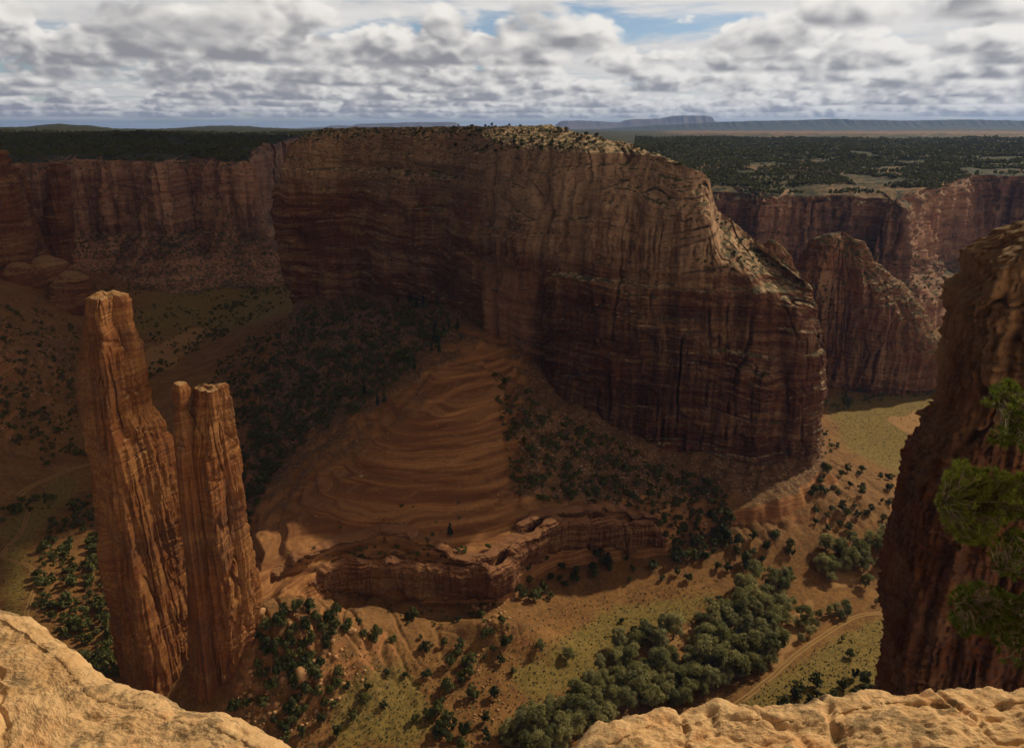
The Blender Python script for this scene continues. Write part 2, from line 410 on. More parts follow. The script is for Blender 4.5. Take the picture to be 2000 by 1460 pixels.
def height(X, Y, full=False):
    X = np.asarray(X, np.float32); Y = np.asarray(Y, np.float32)
    wx = fbm2(X / 30, Y / 30, 3, 1) * 5; wy = fbm2(X / 30, Y / 30, 3, 5) * 5
    Fz = tps_eval(FIT_F, X, Y); Fz = np.clip(Fz, -6, 150)
    Az = np.clip(tps_eval(FIT_A, X, Y), 0, 125)
    sa = sdist(APOLY, X + wx, Y + wy); sl = sdist(LPOLY, X + wx * .8, Y + wy * .8); sc = sdist(SPOLY, X + wx * .5, Y + wy * .5)
    am = sstep(-3.5, 3.5, sa)
    # gentle strata steps on the slickrock
    stp = 4.6
    warp = fbm2(X / 80, Y / 80, 2, 21) * 5
    zz = (Az + warp) / stp; fr = zz - np.floor(zz)
    Az2 = (np.floor(zz) + sstep(.74, .97, fr) * .9 + fr * .1) * stp - warp
    zz = (Az + warp) / .9; fr = zz - np.floor(zz); Az2 = Az2 + (sstep(.2, .8, fr) - fr) * .5
    slick = am * sstep(-30, 10, sl + 14)
    # right and left talus fans lie over the apron
    px, py = project(np.stack([X, Y, Az], -1))
    tal_r = sstep(0, 40, (px - 990) + fbm2(X / 16, Y / 16, 3, 31) * 36) * sstep(1010, 960, py + fbm2(X / 20, Y / 20, 2, 33) * 20)
    tal_l = sstep(-30, 40, (1000 - py * 0) * 0 + (640 - px) * .62 + (900 - py) * .78 + fbm2(X / 22, Y / 22, 3, 35) * 60)
    tal = np.clip(np.maximum(tal_r, tal_l), 0, 1)
    slick = slick * (1 - tal)
    rough = fbm2(X / 9, Y / 9, 4, 11) * 1.3 + fbm2(X / 40, Y / 40, 3, 13) * 3
    Aq = Az2 * (1 - tal) + (Az + rough * 1.2 + 1.5) * tal
    drop_l = 7.5 * (1 - sstep(-1.5, 1.5, sl)) * sstep(-22, -6, sl) * (1 - tal)
    Aq = Aq - drop_l - 2.2 * (1 - sstep(-1.2, 1.2, sc)) * sstep(-40, 0, sc) * (1 - tal)
    fn = fbm2(X / 14, Y / 14, 4, 41)
    hump = 0
    for mx, my, rx, ry, hh in MOUNDS:
        hump = hump + hh * np.exp(-(((X - mx) / rx) ** 2 + ((Y - my) / ry) ** 2))
    slope = sstep(6, 24, Fz)
    Fq = Fz + hump + fn * (.35 + 1.5 * slope) + fbm2(X / 60, Y / 60, 3, 43) * (.6 + 3 * slope)
    # gullies cutting the red slopes
    gl = np.abs(pn2((X + Y * .5) / 17 + wx / 20, (Y - X * .3) / 60, 45)); Fq = Fq - 2.2 * slope * sstep(.10, .0, gl)
    z = Fq * (1 - am) + np.maximum(Aq, Fq * 0 - 5) * am
    cl = am * (1 - am) * 4
    z = z + cl * (fbm2(X / 6, Y / 6, 3, 51) * 1.2)
    if not full: return z
    return z, dict(slick=slick, tal=tal * am, cliff=np.clip(cl, 0, 1), slope=slope, am=am, sa=sa, sl=sl)

def ground(px, py):
    """where the ray through these photo pixels meets the terrain"""
    px = np.atleast_1d(np.asarray(px, float)); py = np.atleast_1d(np.asarray(py, float))
    dx, dy, dz = pdir(px, py)
    ts = np.geomspace(180, 2600, 260)
    Xs = dx[:, None] * ts; Ys = dy[:, None] * ts; Zs = CAMZ + dz[:, None] * ts
    Hs = height(Xs, Ys); below = Zs < Hs
    k = np.where(below.any(1), below.argmax(1), 259); k = np.maximum(k, 1); i = np.arange(len(px))
    a = Zs[i, k - 1] - Hs[i, k - 1]; b = Zs[i, k] - Hs[i, k]
    f = np.clip(a / (a - b + 1e-9), 0, 1); t = ts[k - 1] + f * (ts[k] - ts[k - 1])
    X = dx * t; Y = dy * t
    return np.stack([X, Y, height(X, Y)], -1)

def poly_px(pts, px, py):
    ins = np.zeros(np.shape(px), bool); n = len(pts)
    for i in range(n):
        ax, ay = pts[i]; bx, by = pts[(i + 1) % n]
        c = (ay > py) != (by > py)
        ins ^= c & (px < (bx - ax) * (py - ay) / ((by - ay) if by != ay else 1e-9) + ax)
    return ins

def build_shelf(name, edge, label, prof, seed, lip=1.):
    """a rounded sandstone band overhanging a dark recess: prof = (out from the edge line, below it) pairs"""
    E = atZ(np.array([e[0] for e in edge]), np.array([e[1] for e in edge]), np.array([e[2] for e in edge]))
    c = smooth_path(E, .5); n = len(c); t = np.gradient(c[:, :2], axis=0)
    for _ in range(20): t[1:-1] = (t[:-2] + 2 * t[1:-1] + t[2:]) / 4
    t /= np.linalg.norm(t, axis=1)[:, None]; nr = np.stack([t[:, 1], -t[:, 0]], -1)
    ends = np.minimum(np.arange(n), np.arange(n)[::-1]) / (n * .10); ends = np.clip(ends, 0, 1) ** .6
    top = height(c[:, 0] - nr[:, 0] * 9, c[:, 1] - nr[:, 1] * 9)
    pr_ = np.array(prof, float); q = np.linspace(0, len(pr_) - 1, 90); o_ = np.interp(q, np.arange(len(pr_)), pr_[:, 0]); d_ = np.interp(q, np.arange(len(pr_)), pr_[:, 1])
    k = np.hanning(9); o_ = np.convolve(np.pad(o_, 4, 'edge'), k / k.sum(), 'valid'); d_ = np.convolve(np.pad(d_, 4, 'edge'), k / k.sum(), 'valid')
    big = fbm2(c[:, 0] / 28, c[:, 1] / 28, 3, seed) * 3.2
    alc = sstep(-.15, .35, fbm2(c[:, 0] / 22, c[:, 1] / 22, 2, seed + 4))
    out = o_[:, None] * np.where(o_[:, None] < 0, 1, ends) * lip + big * (o_[:, None] > -8)
    under = sstep(.45, .8, np.linspace(0, 1, 90))[:, None]
    out = out - alc * under * 4
    X = c[:, 0] + nr[:, 0] * out; Y = c[:, 1] + nr[:, 1] * out; Z = top - d_[:, None] * (.35 + .65 * ends) + .1
    Zr = height(X[:14], Y[:14]); w_ = np.linspace(0, 1, 14)[:, None] ** 2
    Z[:14] = (Zr - .25 + .4 * w_) * (1 - w_) + Z[:14] * w_
    dd = strata_disp(X, Y, Z, .5, a_col=1.6, a_fl=.5, a_st=1.5, a_big=0., crack=1.8, seed=seed, warpz=6) * sstep(-6, 1, o_)[:, None]
    X = X + nr[:, 0] * dd; Y = Y + nr[:, 1] * dd
    b = (float(c[n // 2, 0]), float(c[n // 2, 1]), float(Z[-1].min()))
    o = obj(name, mesh_from(name, rebase(np.stack([X, Y, Z], -1), b), grid_faces(90, n)), M_shelf, None, b)
    tag(o, label, 'rock shelf')
M_shelf = rock_mat('shelf_sandstone', (.21, .092, .042), (.34, .19, .09), (.08, .042, .03), .5, .35, .6, .3, (.25, .12, .058), .8, .5)
def build_shelves():
    build_shelf('rock_shelf', LEDGE_EDGE, 'curving upper sandstone band with a dark recess beneath it on the bare slickrock', [(-9, .2), (-5, 0), (-1, .3), (2.2, 1.2), (3.2, 2.6), (2.4, 4.0), (-1.5, 5.0), (-3.0, 7.), (-2.2, 9.5), (0, 12)], 151)
    build_shelf('rock_shelf', APRON_EDGE[2:], 'lower layered sandstone cliff above the dark alcoves and the junipers', [(-9, .3), (-4, .2), (0, .6), (3.5, 2.2), (5.5, 5), (6, 10), (5.5, 16), (6.5, 20), (4.5, 24), (0, 27), (-2, 31), (-2, 38)], 161)

def terrain_mat():
    m, g, b, P, Nrm = new_mat('canyon_ground')
    x, y, z = g.sep(P); nx, ny, nz = g.sep(Nrm)
    def at(n): 
        nd = g.n('ShaderNodeAttribute', attribute_name=n); return S(g, nd.outputs['Fac'])
    slick, tal, grass, sand = at('slick'), at('tal'), at('grass'), at('sand')
    n1 = g.noise(P, .05, 5, .6); n2 = g.noise(P, .35, 5, .65); n3 = g.noise(P, 1.6, 4, .65)
    soil = g.mix(g.ss(n1 * .5 + n2 * .5, .38, .62), (.130, .058, .019), (.215, .110, .036))
    gr = g.mix(g.ss(n2 * .6 + n3 * .4, .36, .6), (.10, .074, .018), (.19, .130, .036))
    c = g.mix(g.ss(grass + (n2 - .5) * .9 + (n1 - .5) * .8, .25, .75), soil, gr)
    dots = g.voro(P, .42); c = g.mix(g.ss(dots + n1 * .4, .42, .52, .75, 0.), c, (.06, .06, .02))
    c = g.mix(g.ss(sand + (n2 - .5) * .4, .35, .65), c, (.27, .150, .060))
    warp = g.noise(P, .018, 2, .5) * 9.
    band = g.noise(g.xyz(x * .008, y * .008, (z + warp) * .55), 1., 6, .7)
    rk = g.mix(g.ss(band, .38, .60), (.160, .062, .022), (.31, .150, .056))
    rk = g.mix(g.ss(n2, .35, .6, .35, 0.), rk, (.14, .062, .034))
    rb = g.voro(P, .30, rand=1.)
    tl = g.mix(g.ss(n2 * .6 + n3 * .4, .40, .62), (.065, .036, .018), (.165, .088, .042))
    tl = g.mix(g.ss(rb + n1 * .2, .30, .40, .8, 0.), tl, (.26, .17, .10))
    c = g.mix(tal, c, tl)
    steep = g.ss(nz + (n2 - .5) * .2, .66, .82, 1., 0.)
    c = g.mix(g.m('MAXIMUM', slick, steep), c, rk)
    bump(g, b, n2 * .8 + n3 * .35 + band * .5, .9, .8)
    g.put(b.inputs['Base Color'], c)
    return m

GRASS_PX = [[(1605, 770), (1850, 765), (1850, 960), (1760, 935), (1640, 870)],                       # the pale field
            [(1400, 1400), (1500, 1330), (1620, 1250), (1740, 1190), (1760, 1420), (1400, 1460)],
            [(1080, 1260), (1200, 1180), (1420, 1150), (1460, 1120), (1400, 1180), (1300, 1240), (1150, 1330), (1050, 1380), (980, 1320)],
            [(700, 1290), (800, 1290), (850, 1400), (820, 1460), (640, 1460), (650, 1380)],
            [(0, 1000), (160, 900), (160, 960), (60, 1060), (40, 1300), (0, 1300)]]
SAND_PX = [[(1150, 1340), (1290, 1275), (1400, 1180), (1440, 1160), (1360, 1240), (1260, 1310), (1180, 1350)],
           [(1500, 1290), (1560, 1190), (1640, 1120), (1700, 1130), (1600, 1160), (1560, 1240), (1520, 1310)],
           [(270, 690), (380, 640), (420, 640), (330, 720), (270, 730)],
           [(1730, 820), (1840, 790), (1850, 840), (1780, 850)]]
def build_terrain():
    nc, nr = 860, 900
    ang = np.linspace(-1.02, 1.02, nc)[None, :]
    yy = np.geomspace(120, 2700, nr)[:, None]
    X = (np.tan(ang * .80) * 1.0) * (yy + 60); Y = np.broadcast_to(yy, X.shape)
    z, mk = height(X, Y, True)
    V = np.stack([X, Y, z], -1)
    me = mesh_from('terrain', V, grid_faces(nr, nc)[:, ::1])
    px, py = project(V)
    wob = fbm2(X / 12, Y / 12, 3, 71) * 14
    gr = np.zeros(X.shape); sa = np.zeros(X.shape)
    for p in GRASS_PX: gr = np.maximum(gr, poly_px(p, px + wob, py + wob * .5))
    for p in SAND_PX: sa = np.maximum(sa, poly_px(p, px + wob, py + wob * .4))
    def blur(a, k):
        for _ in range(k):
            a = (np.roll(a, 1, 0) + np.roll(a, -1, 0) + np.roll(a, 1, 1) + np.roll(a, -1, 1) + a) / 5
        return a
    gr = blur(gr, 60) * .85; sa = blur(sa, 14)
    far_floor = sstep(900, 1200, Y) * sstep(20, 6, z) * .7
    gr = np.maximum(gr, far_floor)
    set_attr(me, 'slick', np.clip(mk['slick'] * (mk['sa'] > -3) + mk['cliff'], 0, 1)); set_attr(me, 'tal', np.clip(mk['tal'] + .35 * mk['slope'] * (1 - mk['am']), 0, 1))
    set_attr(me, 'grass', gr); set_attr(me, 'sand', sa)
    o = obj('canyon_floor', me, terrain_mat()); o['kind'] = 'structure'
build_terrain()


# ---------------------------------------------------------------- rock shapes
def strata_disp(x, y, z, unit=1., a_col=3., a_fl=1., a_st=1., a_big=5., crack=2., seed=0, warpz=18., fine=1.):
    """outward displacement of a sandstone wall: buttresses, columns, flutes, strata ledges, cracks"""
    u = 1. / unit
    w = pn3(x * .015 * u, y * .015 * u, z * .015 * u, seed + 2) * warpz * unit
    big = fbm3(x * .018 * u, y * .018 * u, z * .005 * u, 3, seed + 4) * a_big
    col = fbm3(x * .075 * u, y * .075 * u, z * .007 * u, 3, seed + 7)
    q = np.round(col * 3.2) / 3.2; col = (.75 * q + .25 * col) * a_col
    fl = fbm3(x * .33 * u, y * .33 * u, z * .022 * u, 3, seed + 11) * a_fl
    zs = z + w
    s1 = fbm3(x * .008 * u, y * .008 * u, zs * .13 * u, 4, seed + 15, .6)
    s1 = (np.round(s1 * 3) / 3 * .6 + s1 * .4) * a_st
    s2 = fbm3(x * .03 * u, y * .03 * u, zs * .55 * u, 2, seed + 19) * a_st * .4
    # joints: nearly plumb cracks that start and stop
    wz = pn2(z * .05 * u, z * 0 + 3.3, seed + 21) * .10
    ck = np.abs(pn3(x * .05 * u + wz, y * .05 * u, z * .0012 * u, seed + 23)); ln_ = sstep(-.12, .12, pn3(x * .03 * u, y * .03 * u, z * .02 * u, seed + 25)); cr = -crack * sstep(.03, .0, ck) * ln_
    ck2 = np.abs(pn3(x * .14 * u + wz * 2, y * .14 * u, z * .002 * u, seed + 29)); l2 = sstep(-.02, .2, pn3(x * .06 * u, y * .06 * u, z * .035 * u, seed + 27)); cr = cr - .55 * crack * sstep(.045, .0, ck2) * l2
    bz = np.abs(pn3(x * .006 * u, y * .006 * u, zs * .07 * u, seed + 33)); cr = cr - .35 * crack * sstep(.035, 0., bz) * (1 - ln_)
    fin = fbm3(x * .6 * u, y * .6 * u, z * .6 * u, 3, seed + 31, .6) * .5 * unit
    fin = fin * fine + blocks(x, y, z, 9. * unit, 24. * unit, seed + 5) * .16 * a_col + blocks(x, y, z, 3.6 * unit, 7. * unit, seed + 8) * .08 * a_col * fine
    return big + col + fl + s1 + s2 + cr + fin

def _hash3(i, j, k):
    return ((_perm[(_perm[(_perm[i & 511] + j) & 511] + k) & 511] % 512) / 255.5 - 1).astype(np.float32)
def blocks(x, y, z, w, h, seed=0):
    """jointed blocks: every cell of a warped lattice stands out or back by its own amount"""
    wx = pn3(x / w * .5, y / w * .5, z / h * .35, seed) * .9; wz = pn3(x / w * .3, y / w * .3, z / h * .6, seed + 3) * .6
    i = np.floor(x / w + wx + seed).astype(np.int32); j = np.floor(y / w + wx * .7 + seed * .37).astype(np.int32)
    k = np.floor(z / h + wz + _hash3(i, j, i * 0) * 1.5).astype(np.int32)
    return _hash3(i, j, k)

def tower(name, rows, Y0, mat, depth=.8, nexp=3.2, rot=.5, nth=320, nz=420, zbot=-6., disp=None, yoff=None, parent=None, top_round=.12, topn=2.0, capdip=0., base=None, faces=None):
    """free-standing rock: rows (py, left px, right px) read as silhouette at distance Y0"""
    R = np.array(rows, float)
    L = atY(R[:, 1], R[:, 0], Y0); Rr = atY(R[:, 2], R[:, 0], Y0)
    z = (L[:, 2] + Rr[:, 2]) / 2; xl = L[:, 0]; xr = Rr[:, 0]
    k = np.argsort(z); z, xl, xr = z[k], xl[k], xr[k]
    if z[0] > zbot: z = np.r_[zbot, z]; xl = np.r_[xl[0] - .04 * (z[1] - z[0]), xl]; xr = np.r_[xr[0] + .04 * (z[1] - z[0]), xr]
    zz = np.linspace(zbot, z[-1], nz)
    l = np.interp(zz, z, xl); r = np.interp(zz, z, xr)
    th = np.linspace(0, 2 * pi, nth, endpoint=False)
    ct, st = np.cos(th), np.sin(th)
    rr = (np.abs(ct) ** nexp + np.abs(st) ** nexp) ** (-1 / nexp)
    cx = rr * (ct * cos(rot) - st * sin(rot)); cyy = rr * (ct * sin(rot) + st * cos(rot))
    cx /= np.abs(cx).max(); cyy /= np.abs(cyy).max()
    if faces:                                         # flat-sided column: (azimuth of the face, its distance)
        a_ = pi / 2 - th; q_ = 0
        for fa, fd in faces: q_ = q_ + np.maximum(0, np.cos(a_ - radians(fa)) / fd) ** 9
        rr = q_ ** (-1 / 9.); cx = rr * ct; cyy = rr * st
        hx = (cx.max() - cx.min()) / 2; cx = (cx - (cx.max() + cx.min()) / 2) / hx; cyy = (cyy - (cyy.max() + cyy.min()) / 2) / hx
    hw = (r - l) / 2; xc = (r + l) / 2
    hd = depth if callable(depth) else None
    D = np.array([depth(q) for q in zz]) if hd else hw * depth
    yc = Y0 + (np.array([yoff(q) for q in zz]) if yoff else 0) * np.ones(nz)
    X = xc[:, None] + hw[:, None] * cx; Y = yc[:, None] + D[:, None] * cyy; Z = np.broadcast_to(zz[:, None], X.shape).copy()
    nl = np.sqrt(cx ** 2 + cyy ** 2)
    d = disp(X, Y, Z)
    if faces: nl = np.ones(nth); cx_, cy_ = np.cos(th), np.sin(th)
    else: cx_, cy_ = cx, cyy
    soft = np.clip(np.minimum(hw, D) / 8., .1, 1)[:, None]
    X = X + d * soft * cx_ / nl; Y = Y + d * soft * cy_ / nl
    # closed, uneven top
    cap = []
    for f in (.93, .85, .75, .62, .48, .33, .18, .05):
        Xc = xc[-1] + (X[-1] - xc[-1]) * f; Yc = yc[-1] + (Y[-1] - yc[-1]) * f
        Zc = Z[-1] + (1 - f * f) * top_round * hw[-1] + fbm2(Xc / 6, Yc / 6, 3, 91) * topn * (1 - f) ** .4
        cap.append(np.stack([Xc, Yc, Zc], -1))
    V = np.concatenate([np.stack([X, Y, Z], -1), np.array(cap)], 0)
    b = base if base is not None else (float(xc[0]), float(yc[0]), float(zbot))
    me = mesh_from(name, rebase(V, b), grid_faces(len(V), nth, True))
    if parent is not None:
        o = obj(name, me, mat, parent); o.location = np.array(b) - np.array(parent.location)
    else: o = obj(name, me, mat, None, b)
    return o

def smooth_path(pts, ds, closed=False):
    P = np.array(pts, float)
    if closed: P = np.vstack([P[-1], P, P[0], P[1]])
    else: P = np.vstack([2 * P[0] - P[1], P, 2 * P[-1] - P[-2]])
    out = []
    for i in range(1, len(P) - 2):
        p0, p1, p2, p3 = P[i - 1:i + 3]; n = max(2, int(np.linalg.norm(p2[:2] - p1[:2]) / ds))
        t = (np.arange(n) / n)[:, None]
        out.append(.5 * (2 * p1 + (p2 - p0) * t + (2 * p0 - 5 * p1 + 4 * p2 - p3) * t ** 2 + (3 * p1 - p0 - 3 * p2 + p3) * t ** 3))
    if not closed: out.append(P[-2][None])
    return np.vstack(out)

build_shelves()

# ---- the great butte
M_PATH = [(-308, 1000), (-300, 962), (-270, 945), (-195, 920), (-150, 868), (-97, 811), (-62, 750), (-35, 703), (-5, 655), (23, 622), (60, 588), (98, 566), (138, 553), (195, 545), (240, 541),
          (258, 556), (268, 600), (272, 690), (240, 810), (120, 980), (-40, 1090), (-200, 1100), (-290, 1060)]
RIM_X = [-330, -300, -285, -240, -150, -60, 20, 60, 98, 125, 138, 146, 151, 157, 168, 188, 210, 226, 245, 262, 300]
RIM_Z = [240, 262, 279, 290, 293, 288, 281, 281, 279, 272, 268, 262, 248, 237, 231, 216, 199, 190, 180, 168, 150]
FX = [-300, -270, -195, -150, -97, -62, -35, -5, 23, 60, 98, 138, 195, 240, 262]
FY = [962, 945, 920, 868, 811, 750, 703, 655, 622, 588, 566, 553, 545, 541, 556]
def mesa_top(X, Y):
    rim = np.interp(X, RIM_X, RIM_Z); edge = np.interp(X, FX, FY) + 30
    cap = np.maximum(rim, np.interp(X, [-330, -250, 40, 100, 125, 140, 150, 157, 210, 300], [280, 299, 301, 286, 276, 270, 260, 239, 198, 150]))
    z = np.minimum(rim + np.clip(Y - edge, 0, 400) * .16, cap)
    n = fbm2(X / 22, Y / 22, 3, 61); q = np.round(n * 3) / 3
    return z + (q * .7 + n * .3) * 2.6 + fbm2(X / 6, Y / 6, 3, 63) * .9
def build_mesa():
    p = smooth_path(M_PATH, 1.0, True); xs, ys = p[:, 0], p[:, 1]
    keep = np.ones(len(xs), bool); back = (ys > 700) & (xs > 100) | (ys > 1005)
    keep[back & (np.arange(len(xs)) % 6 != 0)] = False
    xs, ys = xs[keep], ys[keep]; n = len(xs)
    tx = np.roll(xs, -1) - np.roll(xs, 1); ty = np.roll(ys, -1) - np.roll(ys, 1)
    for _ in range(30):
        tx = (np.roll(tx, 1) + 2 * tx + np.roll(tx, -1)) / 4; ty = (np.roll(ty, 1) + 2 * ty + np.roll(ty, -1)) / 4
    ln = np.hypot(tx, ty); nx, ny = ty / ln, -tx / ln
    nv = 500; v = np.linspace(0, 1, nv)[:, None]
    right = sstep(-20, 60, xs)
    offR = np.interp(v[:, 0], [0, .06, .12, .56, .60, .66, .78, .84, .92, 1.], [0, 1.5, 3, 7, 12, 15, 20, 25, 29, 36])
    offL = np.interp(v[:, 0], [0, .12, .2, .30, .36, .6, .74, .78, .9, .96, 1.], [-34, -16, -8, 0, 4, 9, 12, 18, 21, 26, 34])
    corner = sstep(-215, -260, xs)
    offC = np.interp(v[:, 0], [0, .15, .5, .7, .9, 1.], [6, 9, 3, 0, 6, 22])
    lean = np.interp(v[:, 0], [0, .15, .6, .9, 1.], [1, 6, 17, 30, 38])[:, None]
    offR = offR[:, None] * (1 - .35 * sstep(60, 130, xs) * sstep(.6, .9, v)); rc = sstep(205, 245, xs); offR = offR * (1 - rc) + lean * rc; offR = offR + (44 * sstep(142, 164, xs) * (1 - sstep(192, 236, xs)) + 20 * sstep(30, 70, xs) * (1 - sstep(142, 164, xs))) * sstep(.84, 1., v); off = offR * right + (offL[:, None] * (1 - corner) + offC[:, None] * corner) * (1 - right)
    ins = np.array([0.] * n)
    zt0 = np.interp(xs, RIM_X, RIM_Z)
    zf = -8.
    Z = zf + (zt0 - zf) * v
    X = xs - nx * off; Y = ys - ny * off
    d = strata_disp(X, Y, Z, 1.25, a_col=3.4, a_fl=.8, a_st=2.5, a_big=9., crack=6., seed=1)
    ledge = sstep(.9, 1., v)
    # rounded bulging beds in the upper half
    zb = Z + pn3(X * .01, Y * .01, Z * .02, 77) * 16
    bed = np.abs(np.sin(zb * pi / 23.)) ** .6 * 2.6 * sstep(.45, .62, v) * sstep(-.25, .1, pn3(X * .012, Y * .012, Z * .03, 79))
    # big arched spalls on the lower right wall
    sp = sstep(.0, .09, pn3(X * .02, Y * .02, Z * .017, 83)) * -2.6
    d = d + bed + sp * sstep(.7, .5, v)
    d = d * (1 - .35 * sstep(.0, .25, .25 - v))
    wob = pn3(X * .05, Y * .05, Z * .05, 87) * 7
    d = d - 7 * np.exp(-((xs + 26 + (Z - 150) * .10 + wob * .5) / 3.2) ** 2) * sstep(70, 110, Z)                 # the long crease between the two faces
    d = d - 5.5 * sstep(-27, -22, xs + wob) * sstep(21, 16, xs + wob) * sstep(182, 178, Z + wob * .6)           # fresh scar
    d = d + 4.5 * sstep(24, 32, xs + wob * .5) * sstep(185, 181, Z + wob * .5) - 2.5 * sstep(24, 32, xs) * np.exp(-((Z - 176 + wob * .5) / 3.) ** 2)   # bench over the lower wall
    lw = sstep(-60, -80, xs) * sstep(-262, -235, xs)
    d = d + lw * (5 * sstep(254, 250, Z + wob * .4) - 4 * np.exp(-((Z - 258 + wob * .4) / 4.) ** 2))            # the shrubby ledge high on the left
    d = d - 6 * sstep(.12, .3, pn3(X * .022, Y * .022, Z * .03, 93)) * sstep(.28, .40, v) * sstep(.75, .6, v) * sstep(10, -30, xs)   # alcoves
    X = X + nx * d; Y = Y + ny * d
    wall = np.stack([X, Y, Z], -1)
    # cap: from the rim to a spine
    sx = np.clip(xs, -200, 170); sy = np.interp(sx, [-200, 0, 170], [1010, 880, 640])
    caps = []
    rimz = Z[-1]
    for w in np.r_[np.linspace(.008, .3, 40), np.linspace(.32, 1, 24)]:
        Xc = X[-1] * (1 - w) + sx * w; Yc = Y[-1] * (1 - w) + sy * w
        zt = mesa_top(Xc, Yc); k = sstep(0, .05, w); caps.append(np.stack([Xc, Yc, rimz * (1 - k) + zt * k], -1))
    V = np.concatenate([wall, np.array(caps)], 0)
    base = (0, 700, 0)
    me = mesh_from('mesa', rebase(V, base), grid_faces(len(V), n, True))
    o = obj('mesa', me, M_mesa, None, base)
    tag(o, 'huge flat-topped red sandstone butte with sheer streaked walls in the middle', 'mesa')
build_mesa()

# ---- the double spire
def spire_disp(seed, a=1.):
    return lambda x, y, z: strata_disp(x, y, z, .5, a_col=3.4 * a, a_fl=.35 * a, a_st=.45 * a, a_big=1.2 * a, crack=4.2 * a, fine=.28, seed=seed, warpz=8) + .7 * a * np.round(fbm3(x * .22, y * .22, z * .03, 2, seed + 40) * 2.5) / 2.5
FACES = [(108, .80), (222, .82), (335, 1.), (28, 1.05), (280, 1.1)]
SP = empty('rock_spire', (-195, 340, 0)); tag(SP, 'tall twin-towered sandstone spire with sunlit right faces standing free of the walls', 'rock spire')
tower('tall_tower', [(578, 172, 236), (590, 166, 244), (625, 162, 246), (640, 164, 252), (680, 158, 264), (730, 154, 272), (800, 160, 281), (840, 163, 300), (880, 168, 316), (950, 178, 330),
      (1030, 190, 345), (1100, 200, 362), (1200, 214, 386), (1300, 228, 406), (1370, 236, 420)], 346, M_spire, .95, 3.4, -.55, 400, 560, -8, spire_disp(3), None, SP, .1, 3., faces=FACES)
tower('short_tower', [(757, 380, 440), (770, 378, 441), (800, 374, 444), (850, 360, 452), (880, 344, 460), (940, 352, 468), (1000, 356, 476), (1100, 366, 488), (1190, 376, 497), (1240, 384, 494), (1300, 390, 480), (1350, 394, 450)],
      326, M_spire, .8, 3.4, -.55, 340, 480, -8, spire_disp(5), None, SP, .1, 3., faces=FACES)
tower('pinnacle', [(749, 339, 362), (762, 335, 369), (785, 338, 368), (800, 341, 362), (822, 339, 374), (860, 338, 392), (920, 346, 400), (1000, 350, 412), (1150, 362, 430), (1300, 370, 440), (1400, 374, 446)],
      320, M_spire, .9, 3., -.4, 160, 400, -8, spire_disp(9, .6), None, SP, .1, 1.5, faces=FACES)
tower('flake', [(873, 345, 366), (885, 342, 371), (940, 346, 374), (1020, 354, 384), (1150, 368, 404), (1300, 386, 420), (1380, 394, 425)], 315, M_spire, .9, 3., -.4, 120, 320, -8, spire_disp(12, .5), None, SP, .2, 1., faces=FACES)

# ---- right pillar
pr = [(446, 2004), (458, 1984), (478, 1950), (508, 1916), (540, 1907), (556, 1903), (578, 1876), (600, 1858), (640, 1868), (690, 1856), (760, 1852), (790, 1844), (870, 1814), (920, 1790), (960, 1776), (1050, 1760), (1150, 1744), (1250, 1735), (1340, 1731), (1460, 1720)]
o = tower('rock_buttress', [(a, b, 2330 - (a - 425) * .12) for a, b in pr], 235, M_pillar, .8, 4.5, -.25, 520, 520, -8,
      lambda x, y, z: strata_disp(x, y, z, .42, a_col=4.2, a_fl=.9, a_st=1.2, a_big=3.0, crack=5., seed=21, warpz=10, fine=.8), None, None, .05, 3.)
tag(o, 'dark cracked sandstone buttress rising at the right edge behind the pine boughs', 'rock buttress')

# ---- conical peak beyond the butte and its little neighbour
o = tower('rock_peak', [(453, 1636, 1652), (458, 1618, 1668), (470, 1600, 1684), (500, 1582, 1704), (530, 1570, 1726), (560, 1562, 1750), (600, 1564, 1790), (640, 1570, 1822), (670, 1574, 1858), (700, 1580, 1872), (760, 1596, 1884), (800, 1600, 1896)],
      860, M_peak, .55, 2.6, -.45, 420, 380, -6, disp= lambda x, y, z: strata_disp(x, y, z, .8, a_col=4.5, a_fl=1.4, a_st=2.2, a_big=15., crack=5, seed=31), top_round=.1, topn=3.)
tag(o, 'cone-shaped rock peak with shrubby crest between the butte and the field', 'rock peak')
o = tower('rock_dome', [(470, 1500, 1514), (480, 1492, 1530), (505, 1484, 1546), (530, 1480, 1556), (600, 1478, 1572), (800, 1478, 1590)], 690, M_peak, .9, 2.5, .2, 160, 200, -6,
      lambda x, y, z: strata_disp(x, y, z, .6, a_col=3, a_fl=1.4, a_st=1., a_big=3., crack=3, seed=35))
tag(o, 'small rounded rock knob peeking from behind the sloping shoulder of the butte', 'rock knob')

# ---- pinnacles at the left edge
pd = lambda s: (lambda x, y, z: strata_disp(x, y, z, .9, a_col=5., a_fl=1.6, a_st=2.6, a_big=6., crack=4, seed=s))
o = tower('rock_pinnacle', [(296, -60, 8), (312, -80, 14), (340, -90, 20), (355, -90, 34), (400, -90, 46), (440, -95, 52), (490, -100, 64), (540, -100, 74), (580, -100, 90)], 1180, M_left, .9, 2.8, .3, 260, 260, -6, pd(41))
tag(o, 'nearest bulky rock pinnacle cut off by the left edge of the photo', 'rock pinnacle', 'pinnacles on the left canyon wall')
o = tower('rock_pinnacle', [(328, 22, 36), (340, 20, 46), (375, 20, 60), (420, 24, 68), (470, 30, 80), (525, 36, 96)], 1235, M_left, .9, 2.8, .3, 160, 200, -6, pd(43))
tag(o, 'slim dark rock pinnacle with stepped right edge, second from left', 'rock pinnacle', 'pinnacles on the left canyon wall')
